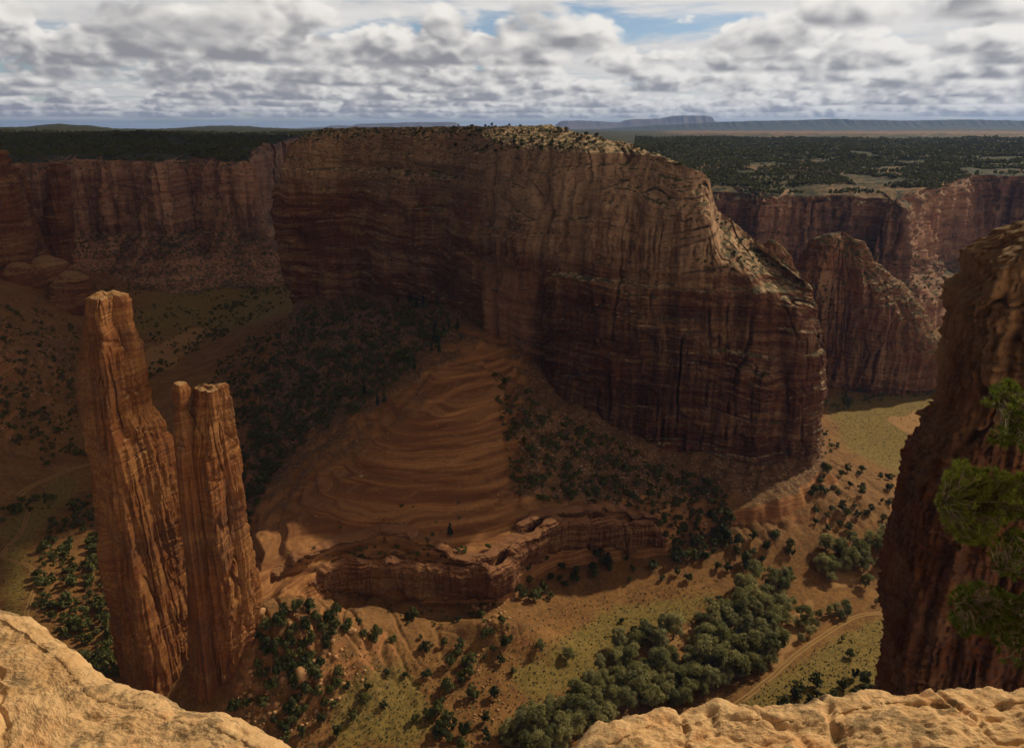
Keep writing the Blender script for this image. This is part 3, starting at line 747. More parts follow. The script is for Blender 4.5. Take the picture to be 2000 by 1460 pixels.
o = tower('rock_pinnacle', [(319, 102, 122), (330, 97, 129), (360, 96, 131), (410, 90, 134), (460, 84, 138), (520, 78, 150)], 1420, M_left, .9, 2.8, .3, 160, 200, -6, pd(45))
tag(o, 'pale-capped round rock tower standing before the far left cliff', 'rock pinnacle', 'pinnacles on the left canyon wall')
dd = lambda x, y, z: strata_disp(x, y, z, 1., a_col=2., a_fl=.5, a_st=1.6, a_big=7., crack=2, seed=47)
for (rows, YY, lab) in [([(505, 70, 105), (515, 60, 128), (540, 50, 150), (575, 45, 170)], 1190, 'rounded slickrock hump at the foot of the left pinnacles, upper one'),
                        ([(535, 118, 150), (545, 105, 170), (570, 95, 184), (595, 90, 195)], 1120, 'rounded slickrock hump lowest at the foot of the left pinnacles'),
                        ([(520, 10, 50), (535, 0, 70), (560, -20, 84), (590, -30, 95)], 1130, 'broad orange slickrock hump beneath the nearest left pinnacle')]:
    o = tower('rock_hump', rows, YY, M_left, 1.1, 2.2, .2, 120, 90, 10, dd, top_round=.35)
    tag(o, lab, 'rock hump')


# ---------------------------------------------------------------- the plateau with the canyon's far walls
def plateau_mat():
    m, g, b, P, Nrm = new_mat('plateau_ground')
    x, y, z = g.sep(P); nx, ny, nz = g.sep(Nrm)
    nd = g.n('ShaderNodeAttribute', attribute_name='open'); opn = S(g, nd.outputs['Fac'])
    nb = g.noise(g.xyz(x, y, 0.), .004, 6, .6); nf = g.noise(g.xyz(x, y, 0.), .06, 4, .7); nl = g.noise(g.xyz(x * .3, y, 0.), .0012, 5, .6)
    wood = g.mix(g.ss(nf, .35, .65), (.014, .020, .010), (.048, .048, .022))
    soil = g.mix(nb, (.12, .066, .035), (.21, .13, .07))
    c = g.mix(g.ss(nb * .5 + nf * .3 + nl * .2 + opn, .57, .66), wood, soil)
    warp = g.noise(P, .012, 3, .5) * 30.
    band = g.noise(g.xyz(x * .002, y * .002, (z + warp) * .09), 1., 6, .7)
    st = g.noise(g.xyz(x * .07, y * .07, z * .006), 1., 6, .7); stm = g.noise(P, .008, 3, .5)
    rk = g.mix(g.ss(band, .36, .62), (.19, .085, .056), (.29, .165, .105))
    rk = g.mix(g.ss(st + (stm - .5) * .7, .5, .62, 0., .6), rk, (.075, .042, .036))
    rk = g.mix(g.ss(st + (stm - .5) * .4, .42, .32, 0., .35), rk, (.33, .2, .13))
    vg = g.noise(P, .17, 5, .75)
    ledge = g.ss(nz, .35, .75)
    rk = g.mix(g.ss(vg + ledge * .08, .56, .62, 0., .9), rk, (.04, .042, .022))
    c = g.mix(g.ss(nz + (nf - .5) * .2, .80, .93), rk, c)
    bump(g, b, nf + st * .6 + band * .6, 3.0, .8)
    g.put(b.inputs['Base Color'], c)
    return m
RIM = [(-64, 2100), (-52, 1780), (-44, 1640), (-40, 1560), (-37.5, 1650), (-35, 1720), (-32, 1690), (-29, 1740), (-26, 1650), (-24.5, 1630), (-23, 1720), (-21, 1640), (-19.6, 1600), (-18.7, 1640), (-18.2, 1900), (-17.6, 2500), (-15, 3100), (-10, 3400),
       (-5, 3200), (0, 2600), (6, 1900), (11, 1420), (14, 1290), (18, 1230), (22, 1250), (25, 1262), (26.5, 1255), (27.6, 1262), (28.6, 1300), (29.6, 1390), (30.6, 1500), (31.5, 1570), (33, 1600), (36, 1580), (40, 1540), (48, 1500), (58, 1600), (66, 1700)]
def plat_h(X, Y):
    r = np.hypot(X, Y); ph = np.degrees(np.arctan2(X, Y))
    right = sstep(-8, 12, ph)
    zl = np.interp(np.log(r), np.log([1500, 1750, 2200, 3000, 5000, 8000, 14000, 60000]), [236, 240, 252, 266, 280, 286, 285, 250])
    zr = np.interp(np.log(r), np.log([1200, 1300, 1700, 2200, 3200, 5000, 12000, 20000, 60000]), [196, 206, 226, 236, 246, 254, 262, 262, 240])
    z = zl * (1 - right) + zr * right
    for phh, rr, wp, wr, hh in [(-29.5, 6500, 2.6, 1500, 36), (-20, 8500, 3.0, 1800, 36), (-24.5, 2500, 2.0, 420, 16), (-19.6, 1850, 1.5, 160, 18), (-36, 5200, 6, 1500, 18), (30, 15000, 3.0, 1500, 45), (-27, 2050, 1.7, 170, 16)]:
        z = z + hh * np.exp(-((ph - phh) / wp) ** 2 - ((r - rr) / wr) ** 2)
    return z + fbm2(X / 420, Y / 420, 4, 101) * 11 * sstep(1200, 2200, r) + fbm2(X / 60, Y / 60, 3, 103) * 3.0
def build_plateau():
    na = 1500
    ph = np.linspace(-62, 64, na); A = np.array(RIM, float)
    R = np.interp(ph, A[:, 0], A[:, 1])
    k = np.exp(-np.linspace(-2, 2, 9) ** 2); R = np.convolve(np.pad(R, 4, 'edge'), k / k.sum(), 'valid')
    pr = np.radians(ph)
    sarc = np.cumsum(np.r_[0, np.hypot(np.diff(R), R[1:] * np.diff(pr))])
    R = R + fbm2(sarc / 110, sarc * 0, 4, 111) * np.where(ph < 0, 66, 24)
    X0, Y0 = R * np.sin(pr), R * np.cos(pr)
    tx, ty = np.gradient(X0), np.gradient(Y0)
    for _ in range(12):
        tx = np.convolve(np.pad(tx, 1, 'edge'), [.25, .5, .25], 'valid'); ty = np.convolve(np.pad(ty, 1, 'edge'), [.25, .5, .25], 'valid')
    ln = np.hypot(tx, ty); nx, ny = ty / ln, -tx / ln
    zr = plat_h(X0, Y0) - 2
    nv = 190; v = np.linspace(0, 1, nv)[:, None]
    zf = -10.
    Z = zf + (zr - zf) * v
    rt = sstep(5, 12, ph)
    off = np.interp(v[:, 0], [0, .1, .22, .36, .44, .9, .95, 1.], [-120, -86, -52, -20, 0, 7, 10, 18])[:, None] * (1 - rt) + \
        np.interp(v[:, 0], [0, .1, .3, .42, .5, .9, .95, 1.], [-60, -50, -42, -12, 0, 7, 10, 20])[:, None] * rt
    X = X0 - nx * off; Y = Y0 - ny * off
    d = strata_disp(X, Y, Z, 1.9, a_col=11., a_fl=4.5, a_st=3., a_big=26., crack=12, seed=51)
    d = d * (.35 + .65 * sstep(.2, .5, v))
    X = X + nx * d; Y = Y + ny * d
    wall = np.stack([X, Y, Z], -1)
    caps = []
    rim_r = np.hypot(X[-1], Y[-1]); rim_a = np.arctan2(X[-1], Y[-1]); za = Z[-1]
    tgt = 60000.
    for w in np.r_[np.linspace(.002, .2, 130), np.linspace(.21, 1, 110)]:
        r = rim_r * (tgt / rim_r) ** w; a = rim_a + (pr - rim_a) * min(1, w * 70)
        Xc, Yc = r * np.sin(a), r * np.cos(a); kk = sstep(0, .012, w)
        caps.append(np.stack([Xc, Yc, za * (1 - kk) + plat_h(Xc, Yc) * kk], -1))
    V = np.concatenate([wall, np.array(caps)], 0)
    me = mesh_from('plateau', V, grid_faces(len(V), na))
    rr = np.hypot(V[..., 0], V[..., 1]); phv = np.degrees(np.arctan2(V[..., 0], V[..., 1]))
    op = .10 * sstep(10, 14, phv) * np.exp(-((rr - 1650) / 90) ** 2) * (phv < 27) + .22 * np.exp(-((rr - 9000) / 3500) ** 2) * sstep(8, 14, phv) + .03 * np.exp(-((rr - 1320) / 70) ** 2) * (phv > 8)
    op = op + .05 * sstep(2600, 1600, rr) * sstep(5, 10, phv)
    set_attr(me, 'open', op)
    o = obj('plateau', me, plateau_mat()); o['kind'] = 'structure'
build_plateau()

# ---- far blue mesas and the wooded ridge on the horizon
M_hill = plain_mat('distant_rock', (.10, .075, .06), (.17, .12, .09), .002, 6.)
M_wood = plain_mat('distant_wood', (.025, .032, .018), (.05, .055, .03), .01, 3.)
def far_mesa(name, prof, Yd, mat, depth, label, cat):
    """a long flat-topped hill: profile of (px, py) along its crest at distance Yd"""
    pts = np.array(prof, float); px = np.arange(pts[0, 0], pts[-1, 0] + .01, 1.5); py = np.interp(px, pts[:, 0], pts[:, 1])
    C = atY(px, py, Yd); n = len(px)
    C[:, 2] += fbm2(px / 9, px * 0, 3, 121) * 12
    rows = []
    for u_, f in [(-1.3, -.2), (-.9, .12), (-.6, .35), (-.42, .62), (-.33, .9), (-.28, 1.), (0, 1.01), (.3, 1.), (.6, .4), (1.2, -.2)]:
        r = C.copy(); jit = fbm2(px / 14 + 5, px * 0 + u_ * 3, 3, 123) * .04
        r[:, 1] = Yd + (u_ + jit) * depth; r[:, 2] = 200 + (C[:, 2] - 200) * f; rows.append(r)
    V = np.array(rows); b = (float(C[n // 2, 0]), Yd, 200.)
    o = obj(name, mesh_from(name, rebase(V, b), grid_faces(len(V), n)), mat, None, b)
    tag(o, label, cat); return o
far_mesa('distant_mesa', [(1060, 249), (1084, 246), (1094, 238), (1100, 236.5), (1140, 236), (1180, 238), (1212, 240), (1228, 234), (1296, 232), (1302, 229), (1318, 226.5), (1370, 226.5), (1382, 229), (1388, 238), (1430, 246)], 31000, M_hill, 2500,
         'pale blue flat-topped mesa stepping up to a taller right end on the horizon', 'mesa')
far_mesa('distant_mesa', [(560, 252), (640, 248), (655, 245), (690, 246), (702, 243), (745, 241), (800, 239.5), (885, 239), (893, 241), (900, 248), (960, 251)], 34000, M_hill, 2500,
         'low pale blue mesa on the horizon above the left end of the butte', 'mesa')
far_mesa('wooded_ridge', [(1180, 252), (1280, 245), (1340, 242.5), (1400, 239), (1480, 237), (1560, 235.5), (1620, 233.5), (1680, 235), (1760, 236.5), (1800, 236), (1880, 234.5), (1960, 236.5), (2100, 236), (2400, 238)], 19000, M_wood, 1800,
         'long level dark blue wooded ridge along the right horizon', 'ridge')

# ---------------------------------------------------------------- haze
def build_haze():
    x0, x1, y0, y1, z0, z1 = -75000, 75000, -300, 64000, -12, 800
    V = [(x, y, z) for z in (z0, z1) for y in (y0, y1) for x in (x0, x1)]
    Fq = [(0, 2, 3, 1), (4, 5, 7, 6), (0, 1, 5, 4), (2, 6, 7, 3), (0, 4, 6, 2), (1, 3, 7, 5)]
    me = mesh_from('haze', V, Fq, False)
    m = bpy.data.materials.new('air'); m.use_nodes = True; nt = m.node_tree; nt.nodes.clear(); g = G(nt)
    out = g.n('ShaderNodeOutputMaterial'); v = g.n('ShaderNodeVolumePrincipled')
    v.inputs['Color'].default_value = (.26, .46, 1, 1); v.inputs['Density'].default_value = 2.4e-5; v.inputs['Anisotropy'].default_value = .2
    g.link(v.outputs[0], out.inputs['Volume'])
    o = obj('haze', me, m); o['kind'] = 'stuff'
build_haze()

# ---------------------------------------------------------------- foreground rim rock
def rim_mat():
    m, g, b, P, Nrm = new_mat('rim_rock')
    x, y, z = g.sep(P); nx, ny, nz = g.sep(Nrm)
    n0 = g.noise(P, .55, 4, .6); n1 = g.noise(P, 2.3, 6, .65); n2 = g.noise(P, 9., 6, .7); n3 = g.noise(P, 40., 4, .65)
    c = g.mix(g.ss(n0 * .5 + n1 * .5, .36, .64), (.47, .285, .135), (.61, .42, .235))
    c = g.mix(g.ss(n0 + (n1 - .5) * .8, .53, .66, 0., .65), c, (.53, .25, .10))
    c = g.mix(g.ss(n1 * .6 + n2 * .4, .52, .62, 0., .5), c, (.66, .50, .28))
    c = g.mix(g.ss(n2 * .65 + n3 * .35, .38, .30, 0., .75), c, (.22, .14, .07))
    li = g.noise(g.add3(P, (4., 9., 2.)), 3.1, 6, .72); lm = g.noise(P, .8, 2, .5)
    c = g.mix(g.ss(li + (lm - .5) * .6, .55, .63, 0., .75), c, (.16, .115, .065))
    c = g.mix(g.ss(g.noise(g.add3(P, (1., 3., 8.)), 5., 5, .7), .67, .72, 0., .55), c, (.40, .36, .22))
    bump(g, b, n1 * .5 + n2 * .45 + n3 * .12, .075, 1.)
    g.put(b.inputs['Base Color'], c)
    return m
M_rim = rim_mat()
def build_ledge(name, crest, zl, label, seed, x_lo, x_hi, amp=1., pits=1.):
    E = np.array([atZ(a, b_, zl)[:2] for a, b_ in crest]); k = np.argsort(E[:, 0]); E = E[k]
    nx_ = 620; xs = np.linspace(x_lo, x_hi, nx_); ye = np.interp(xs, E[:, 0], E[:, 1])
    kk = np.hanning(25); ye = np.convolve(np.pad(ye, 12, 'edge'), kk / kk.sum(), 'valid')
    ye = ye + fbm2(xs / .5, xs * 0 + seed, 3, seed) * .06
    e = np.r_[np.linspace(5.5, 1.2, 90)[:-1], np.linspace(1.2, .0, 200)]
    R = .38
    dy, dz = [], []
    for q in e: dy.append(-q - R); dz.append(-.02 * max(0, .8 - q) ** 2)
    for a in np.linspace(0, pi / 2, 60)[1:]: dy.append(-R + R * sin(a)); dz.append(-R * (1 - cos(a)))
    for h in np.r_[np.geomspace(.05, 60, 60)]: dy.append(.02 * h); dz.append(-R - h)
    dy, dz = np.array(dy)[:, None], np.array(dz)[:, None]
    X = np.broadcast_to(xs, (len(dy), nx_)).copy(); Y = ye + dy; Z = zl + .24 + dz + 0 * X
    # normals of the profile
    gy, gz = np.gradient(dy[:, 0]), np.gradient(dz[:, 0]); l = np.hypot(gy, gz); nY, nZ = -gz / l, gy / l
    d = fbm3(X / 2.4, Y / 1.5, Z / 1.4, 4, seed, .42) * .13 * amp
    rid = 1 - np.abs(pn3(X / .9 + Y * .3, Y / .55, Z / .5, seed + 5)) * 2; d = d + sstep(.55, 1, rid) * .030 * amp
    d = d + fbm3(X / .26, Y / .18, Z / .2, 5, seed + 9, .6) * .036 * amp
    pt = pn3(X / .34, Y / .2, Z / .22, seed + 13); d = d - .055 * pits * sstep(.24, .5, pt)
    ck = np.abs(pn3(X / 1.5 + 2, Y / 2.6, Z * .2, seed + 17) + .06 * pn3(X / .2, Y / .2, Z, seed)); d = d - .045 * sstep(.028, 0., ck)
    gr_ = fbm3(X / .06, Y / .05, Z / .05, 3, seed + 31, .6); d = d + gr_ * .004
    s1 = pn3(X / 2.6, Y / 1.1, Z / .7, seed + 21); d = d + (np.round(s1 * 5) / 5 - s1) * .06 * amp
    far = np.clip((Z - (zl - 12)) / 10, 0, 1)
    Y = Y + nY[:, None] * d; Z = Z + nZ[:, None] * d
    V = np.stack([X, Y, Z], -1); b = (float(xs.mean()), float(ye.min()), zl)
    o = obj(name, mesh_from(name, rebase(V, b), grid_faces(len(V), nx_)), M_rim, None, b)
    tag(o, label, 'rock ledge'); return o
ZL = 294.6
build_ledge('rock_ledge', [(-420, 1120), (-200, 1150), (-60, 1165), (0, 1186), (40, 1196), (62, 1215), (100, 1232), (150, 1268), (190, 1312), (240, 1345), (320, 1374), (400, 1392), (450, 1408), (510, 1428), (580, 1458), (640, 1500), (680, 1580), (700, 1700), (710, 2000), (715, 2600)],
            ZL, 'smooth buff sandstone ledge sloping across the lower left corner', 5, -11.5, -.25, .78, .7)
build_ledge('rock_ledge', [(1000, 2600), (1015, 2000), (1040, 1640), (1075, 1510), (1125, 1466), (1170, 1434), (1220, 1408), (1290, 1392), (1400, 1386), (1500, 1384), (1578, 1385), (1600, 1372), (1660, 1366), (1712, 1351), (1760, 1354), (1800, 1362), (1830, 1366), (1890, 1360), (1930, 1352), (2000, 1346), (2150, 1335), (2400, 1330), (2700, 1330), (3400, 1330)],
            ZL, 'rough pitted sandstone ledge running along the bottom right of the frame', 6, .1, 13.5, 1.3, 1.4)


# ---------------------------------------------------------------- dirt roads
def road_mat():
    m, g, b, P, Nrm = new_mat('road_dirt')
    nd = g.n('ShaderNodeAttribute', attribute_name='across'); a = S(g, nd.outputs['Fac'])
    n = g.noise(P, .5, 4, .65)
    tr = g.ss(g.m('ABSOLUTE', g.m('ABSOLUTE', a) - .55) + (n - .5) * .3, .32, .12)
    c = g.mix(tr, (.17, .095, .032), (.29, .165, .06))
    c = g.mix(g.ss(n, .4, .65, .3, 0.), c, (.17, .11, .05)); g.put(b.inputs['Base Color'], c); bump(g, b, n, .1)
    return m
M_road = road_mat()
def build_road(name, pts, width):
    G3 = ground([p[0] for p in pts], [p[1] for p in pts])
    c = smooth_path(G3, 1.2); t = np.gradient(c[:, :2], axis=0); t /= np.linalg.norm(t, axis=1)[:, None] + 1e-9
    nrm = np.stack([-t[:, 1], t[:, 0]], -1); us = np.linspace(-1, 1, 9)
    wob = fbm2(np.arange(len(c)) / 12., np.zeros(len(c)), 3, 131) * .25
    V = []
    for u in us:
        q = c[:, :2] + nrm * ((u + wob * .3) * width / 2)[:, None]; V.append(np.c_[q, height(q[:, 0], q[:, 1]) + .22 - .12 * abs(u)])
    V = np.array(V); me = mesh_from(name, V, grid_faces(len(us), len(c)))
    set_attr(me, 'across', np.repeat(us, len(c)))
    o = obj(name, me, M_road); o['kind'] = 'structure'
build_road('dirt_road', [(1360, 1412), (1400, 1392), (1450, 1366), (1500, 1327), (1530, 1300), (1560, 1274), (1600, 1246), (1640, 1220), (1672, 1204), (1710, 1197), (1745, 1194), (1800, 1190)], 3.9)
build_road('dirt_road', [(60, 1230), (52, 1200), (62, 1165), (71, 1135), (60, 1108), (35, 1096), (5, 1088), (15, 1068), (40, 1040), (52, 1010), (60, 985)], 3.6)
build_road('dry_wash', [(35, 968), (60, 950), (100, 932), (140, 916), (175, 906)], 5.5)


# ---------------------------------------------------------------- vegetation
M_cotton = leaf_mat('cottonwood_leaves', (.14, .145, .05), (.31, .29, .12), .5)
M_olive = leaf_mat('silvery_leaves', (.13, .14, .06), (.28, .27, .13), .5)
M_juniper = leaf_mat('juniper_leaves', (.028, .036, .009), (.082, .086, .022), .25)
M_fir = leaf_mat('fir_needles', (.012, .020, .010), (.028, .036, .016), .1)
M_sage = leaf_mat('sage_leaves', (.055, .060, .025), (.13, .125, .06), .15)
M_bark = plain_mat('bark', (.06, .045, .035), (.14, .11, .085), 3., .02)

def rand_dirs(n, r):
    d = r.normal(size=(n, 3)); return d / np.linalg.norm(d, axis=1)[:, None]
def leaf_quads(C, Nn, size, r):
    """one quad per centre, facing Nn, turned at random"""
    n = len(C); a = np.cross(Nn, rand_dirs(n, r)); a /= np.linalg.norm(a, axis=1)[:, None] + 1e-9; b = np.cross(Nn, a)
    s = (size * r.uniform(.6, 1.35, n))[:, None]; asp = r.uniform(.5, 1., n)[:, None]
    V = np.stack([C - a * s - b * s * asp, C + a * s - b * s * asp * .6, C + a * s * .8 + b * s * asp, C - a * s * .7 + b * s * asp], 1)
    return V.reshape(-1, 3)
def crown_verts(r, rad, h, z0, nblob, nq, qs, kind='round'):
    bl = rand_dirs(nblob, r) * (r.uniform(.25, 1, nblob) ** .5)[:, None]
    if kind == 'cone':
        f = r.uniform(0, 1, nblob); bl[:, :2] *= (1.0 - .85 * f)[:, None]; bl[:, 2] = f * 2 - 1; br = (.42 * (1 - .75 * f) + .06) * rad
    elif kind == 'flat':
        bl[:, 2] *= .8; br = r.uniform(.28, .5, nblob) * rad
    else:
        br = r.uniform(.16, .50, nblob) * rad
    c = np.c_[bl[:, 0] * rad * .72, bl[:, 1] * rad * .72, z0 + h * .5 + bl[:, 2] * h * .42]
    k = r.integers(0, nblob, nq); d = rand_dirs(nq, r)
    d[:, 2] = np.where(d[:, 2] < -.3, -d[:, 2], d[:, 2])
    P = c[k] + d * (br[k] * r.uniform(.55, 1.12, nq))[:, None] * np.array([1, 1, h / (2 * rad) * .9 + .2])
    Nn = d + rand_dirs(nq, r) * .6; Nn /= np.linalg.norm(Nn, axis=1)[:, None]
    return leaf_quads(P, Nn, qs, r)
def tube_verts(pts, rads, k=6):
    pts = np.array(pts, float); V = []
    for i, p in enumerate(pts):
        t = pts[min(i + 1, len(pts) - 1)] - pts[max(i - 1, 0)]; t /= np.linalg.norm(t) + 1e-9
        a = np.cross(t, (0.31, .95, .05)); a /= np.linalg.norm(a); b = np.cross(t, a)
        th = np.linspace(0, 2 * pi, k, endpoint=False)
        V.append(p + rads[i] * (np.cos(th)[:, None] * a + np.sin(th)[:, None] * b))
    return np.vstack(V), grid_faces(len(pts), k, True)
def join(parts):
    V, Fq, o = [], [], 0
    for v, f in parts: V.append(v); Fq.append(f + o); o += len(v)
    return np.vstack(V), np.vstack(Fq)
def qf(V): return np.arange(len(V)).reshape(-1, 4)

COTTON, CTRUNK, JUN, FIR = [], [], [], []
for i in range(5):
    r = np.random.default_rng(200 + i); rad = 4.6 + .5 * (i % 3)
    v = crown_verts(r, rad, 7.4 + .7 * i, 1.6, 11 + 2 * i, 2600, .27)
    COTTON.append(mesh_from('cottonwood_crown', v, qf(v), False)); COTTON[-1].materials.append(M_olive if i == 4 else M_cotton)
    parts = [tube_verts([(0, 0, -.6), (.1, 0, 1.5), (.3, .2, 3.2), (.2, .5, 5.5)], [.42, .32, .25, .1])]
    for a in range(4):
        an = a * 1.6 + i; parts.append(tube_verts([(.2, .1, 1.8 + .3 * a), (cos(an) * 1.4, sin(an) * 1.4, 3.4 + .3 * a), (cos(an) * 2.6, sin(an) * 2.6, 5.2 + .3 * a)], [.18, .13, .05], 5))
    v, f = join(parts); CTRUNK.append(mesh_from('cottonwood_trunk', v, f)); CTRUNK[-1].materials.append(M_bark)
def small_tree(r, rad, h, nblob, nq, qs, kind, stem=.3):
    v = crown_verts(r, rad, h, .25, nblob, nq, qs, kind); t, f = tube_verts([(0, 0, -.5), (.05, .05, h * .35), (.1, .0, h * .7)], [.22, .14, .05], 5)
    V, Fq = join([(v, qf(v)), (t, f)]); me = mesh_from('tree', V, Fq, False)
    mi = np.zeros(len(Fq), np.int32); mi[len(v) // 4:] = 1
    return me, mi
for i in range(5):
    r = np.random.default_rng(300 + i); me, mi = small_tree(r, 2.1 + .15 * i, 3.6 + .35 * (i % 3), 13, 620, .26, 'flat' if i % 2 else 'round')
    me.materials.append(M_juniper); me.materials.append(M_bark); me.polygons.foreach_set('material_index', mi); JUN.append(me)
for i in range(3):
    r = np.random.default_rng(340 + i); me, mi = small_tree(r, 2.5, 11. + i, 26, 800, .34, 'cone')
    me.materials.append(M_fir); me.materials.append(M_bark); me.polygons.foreach_set('material_index', mi); FIR.append(me)

def scatter(polyp, gap, r, jitter=.45, keep=1.):
    p = np.array(polyp, float); x0, y0 = p.min(0); x1, y1 = p.max(0)
    gx, gy = np.meshgrid(np.arange(x0, x1, gap), np.arange(y0, y1, gap * .8)); gx = gx + (np.arange(gx.shape[0]) % 2)[:, None] * gap / 2
    gx = gx + r.uniform(-1, 1, gx.shape) * gap * jitter; gy = gy + r.uniform(-1, 1, gx.shape) * gap * jitter * .8
    ok = poly_px(p, gx, gy) & (r.uniform(size=gx.shape) < keep)
    return gx[ok], gy[ok]
def place_tree(name, me, P, s, label, cat, group, trunk=None, sz=1.):
    if trunk is None:
        o = obj(name, me, None, None, P)
    else:
        o = empty(name, P); obj('crown', me, None, o); obj('trunk', trunk, None, o)
    o.scale = (s * random.uniform(.85, 1.15), s * random.uniform(.85, 1.15), s * sz); o.rotation_euler = (0, 0, random.uniform(0, 6.28))
    return tag(o, label, cat, group)
r = np.random.default_rng(11)
GROVE = [(950, 1470), (985, 1428), (1020, 1408), (1060, 1392), (1110, 1365), (1150, 1340), (1185, 1318), (1270, 1300), (1330, 1275), (1372, 1222), (1420, 1172), (1465, 1125), (1515, 1105), (1552, 1128), (1530, 1200), (1525, 1262), (1498, 1308), (1440, 1330), (1380, 1368), (1300, 1384), (1220, 1396), (1140, 1450), (1100, 1475)]
CLUMP = [(1165, 1315), (1178, 1285), (1210, 1262), (1268, 1226), (1322, 1216), (1322, 1250), (1296, 1268), (1262, 1286), (1215, 1318)]
BAND = [(1575, 1118), (1602, 1072), (1680, 1055), (1760, 1032), (1770, 1098), (1700, 1118), (1640, 1128)]
VERGE = [(1545, 1240), (1560, 1215), (1612, 1196), (1650, 1172), (1668, 1200), (1620, 1224), (1572, 1262)]
EDGE = [(1480, 1385), (1540, 1355), (1600, 1335), (1650, 1322), (1720, 1316), (1725, 1345), (1640, 1372), (1560, 1392)]
n_c = 0
for zone, gap, lab, grp, smin, smax in [(GROVE, 22, 'grey-green cottonwood in the long dense grove filling the wash', 'cottonwoods of the long grove in the wash', .75, 1.2),
                            (CLUMP, 24, 'dark cottonwood in the small clump apart on the sandy side of the wash', 'cottonwoods of the small clump', .8, 1.15),
                            (BAND, 22, 'shaded blue-green cottonwood in the band beside the right buttress', 'cottonwoods of the band by the buttress', .75, 1.15),
                            (VERGE, 23, 'cottonwood in the short row on the inner side of the road bend', 'cottonwoods by the road bend', .55, 1.0)]:
    gx, gy = scatter(zone, gap, r); Pg = ground(gx, gy)
    for P in Pg:
        i = int(r.integers(0, 5)); s = min(1.5, r.lognormal(np.log((smin + smax) * .5), .26) * 1.15)
        place_tree('cottonwood_tree', COTTON[i], P, s, lab, 'tree', grp, CTRUNK[i], r.uniform(.8, 1.15)); n_c += 1
for x, y, s, lab in [(1712, 1180, .5, 'lone round dark tree standing beside the outer bend of the dirt road'), (1690, 1146, 1.25, 'biggest olive-coloured cottonwood standing alone below the shaded band'),
                     (1622, 1136, .95, 'pale cottonwood at the left end of the shaded band'), (1055, 1268, .8, 'large dark bush alone on the bare flat, left of two'), (1110, 1286, .8, 'large dark bush alone on the bare flat, right of two'),
                     (1548, 1180, .75, 'grey cottonwood between the grove and the sandy bar')]:
    P = ground(x, y)[0]; i = len(lab) % 5; place_tree('cottonwood_tree', COTTON[i], P, s, lab, 'tree', None, CTRUNK[i], .9)
for x, y, s, lab in [(1404, 1172, 1., 'first of two small black junipers on the sand left of the grove'), (1437, 1168, 1.15, 'second small black juniper on the sand touching the grove'),
                     (1237, 1234, 1.2, 'small dark juniper just left of the small cottonwood clump'), (1214, 1214, .8, 'tiny dark juniper up on the sandy flat'), (1645, 1250, .8, 'small juniper on the grass inside the road bend'), (1660, 1283, 1.4, 'taller juniper on the grass inside the road bend')]:
    place_tree('juniper_tree', JUN[len(lab) % 5], ground(x, y)[0], s, lab, 'tree', None)
place_tree('fir_tree', FIR[0], ground(879, 1048)[0], .95, 'lone dark conifer standing on the bare slickrock bench', 'tree', None)

J_ZONES = [([(500, 1330), (498, 1250), (545, 1200), (600, 1190), (700, 1205), (745, 1235), (742, 1262), (660, 1240), (600, 1260), (620, 1340), (560, 1370)], 20, 'juniper on the bouldery mound beside the spire', 'junipers on the mound beside the spire', .75, 1.35, .85),
           ([(470, 1440), (450, 1380), (520, 1360), (640, 1250), (735, 1280), (700, 1340), (640, 1400), (600, 1460), (480, 1465)], 27, 'juniper scattered on the lower flank of the mound', 'junipers on the lower flank of the mound', .6, 1.25, .6),
           ([(640, 1460), (660, 1400), (740, 1300), (850, 1300), (830, 1460)], 52, 'juniper standing apart on the yellow flat', 'junipers on the yellow flat', .6, 1.15, .65),
           ([(840, 1465), (820, 1400), (860, 1300), (910, 1240), (985, 1190), (1010, 1240), (1010, 1320), (950, 1400), (960, 1465)], 25, 'juniper on the red gullied ridge in the bottom middle', 'junipers on the red gullied ridge', .65, 1.3, .6),
           ([(740, 1250), (800, 1200), (960, 1185), (950, 1240), (860, 1290), (790, 1300)], 30, 'juniper in the shade below the lower sandstone cliff', 'junipers below the lower cliff', .55, 1.1, .5),
           ([(980, 1190), (990, 1130), (1060, 1090), (1250, 1060), (1330, 1090), (1320, 1150), (1180, 1130), (1060, 1180)], 28, 'dark juniper in the deep shade of the alcove slope', 'junipers of the alcove slope', .8, 1.6, .8),
           ([(1320, 1150), (1300, 1060), (1400, 1000), (1480, 1030), (1560, 1050), (1570, 1100), (1480, 1110), (1430, 1140)], 26, 'juniper on the dim slope above the head of the grove', 'junipers above the grove', .8, 1.5, .7),
           ([(1590, 1040), (1580, 960), (1620, 915), (1700, 920), (1770, 950), (1765, 1020), (1690, 1040)], 24, 'juniper on the rocky bank between the field and the shaded band', 'junipers on the bank below the field', .75, 1.4, .85),
           ([(1460, 1400), (1520, 1360), (1620, 1330), (1720, 1312), (1725, 1350), (1640, 1375), (1560, 1395)], 24, 'juniper along the rim edge right of the dirt road', 'junipers along the bottom right', .8, 1.4, .8)]
cand = []
for zone, gap, lab, grp, smin, smax, kp in J_ZONES:
    gx, gy = scatter(zone, gap, r, .6, kp); Pg = ground(gx, gy)
    for P in Pg: cand.append((P, r.uniform(smin, smax) * 1.4, lab, grp))
cand = cand[:285]
for P, s, lab, grp in cand: place_tree('juniper_tree', JUN[int(r.integers(0, 5))], P, s, lab, 'tree', grp, None, r.uniform(.85, 1.2))
nf = 0
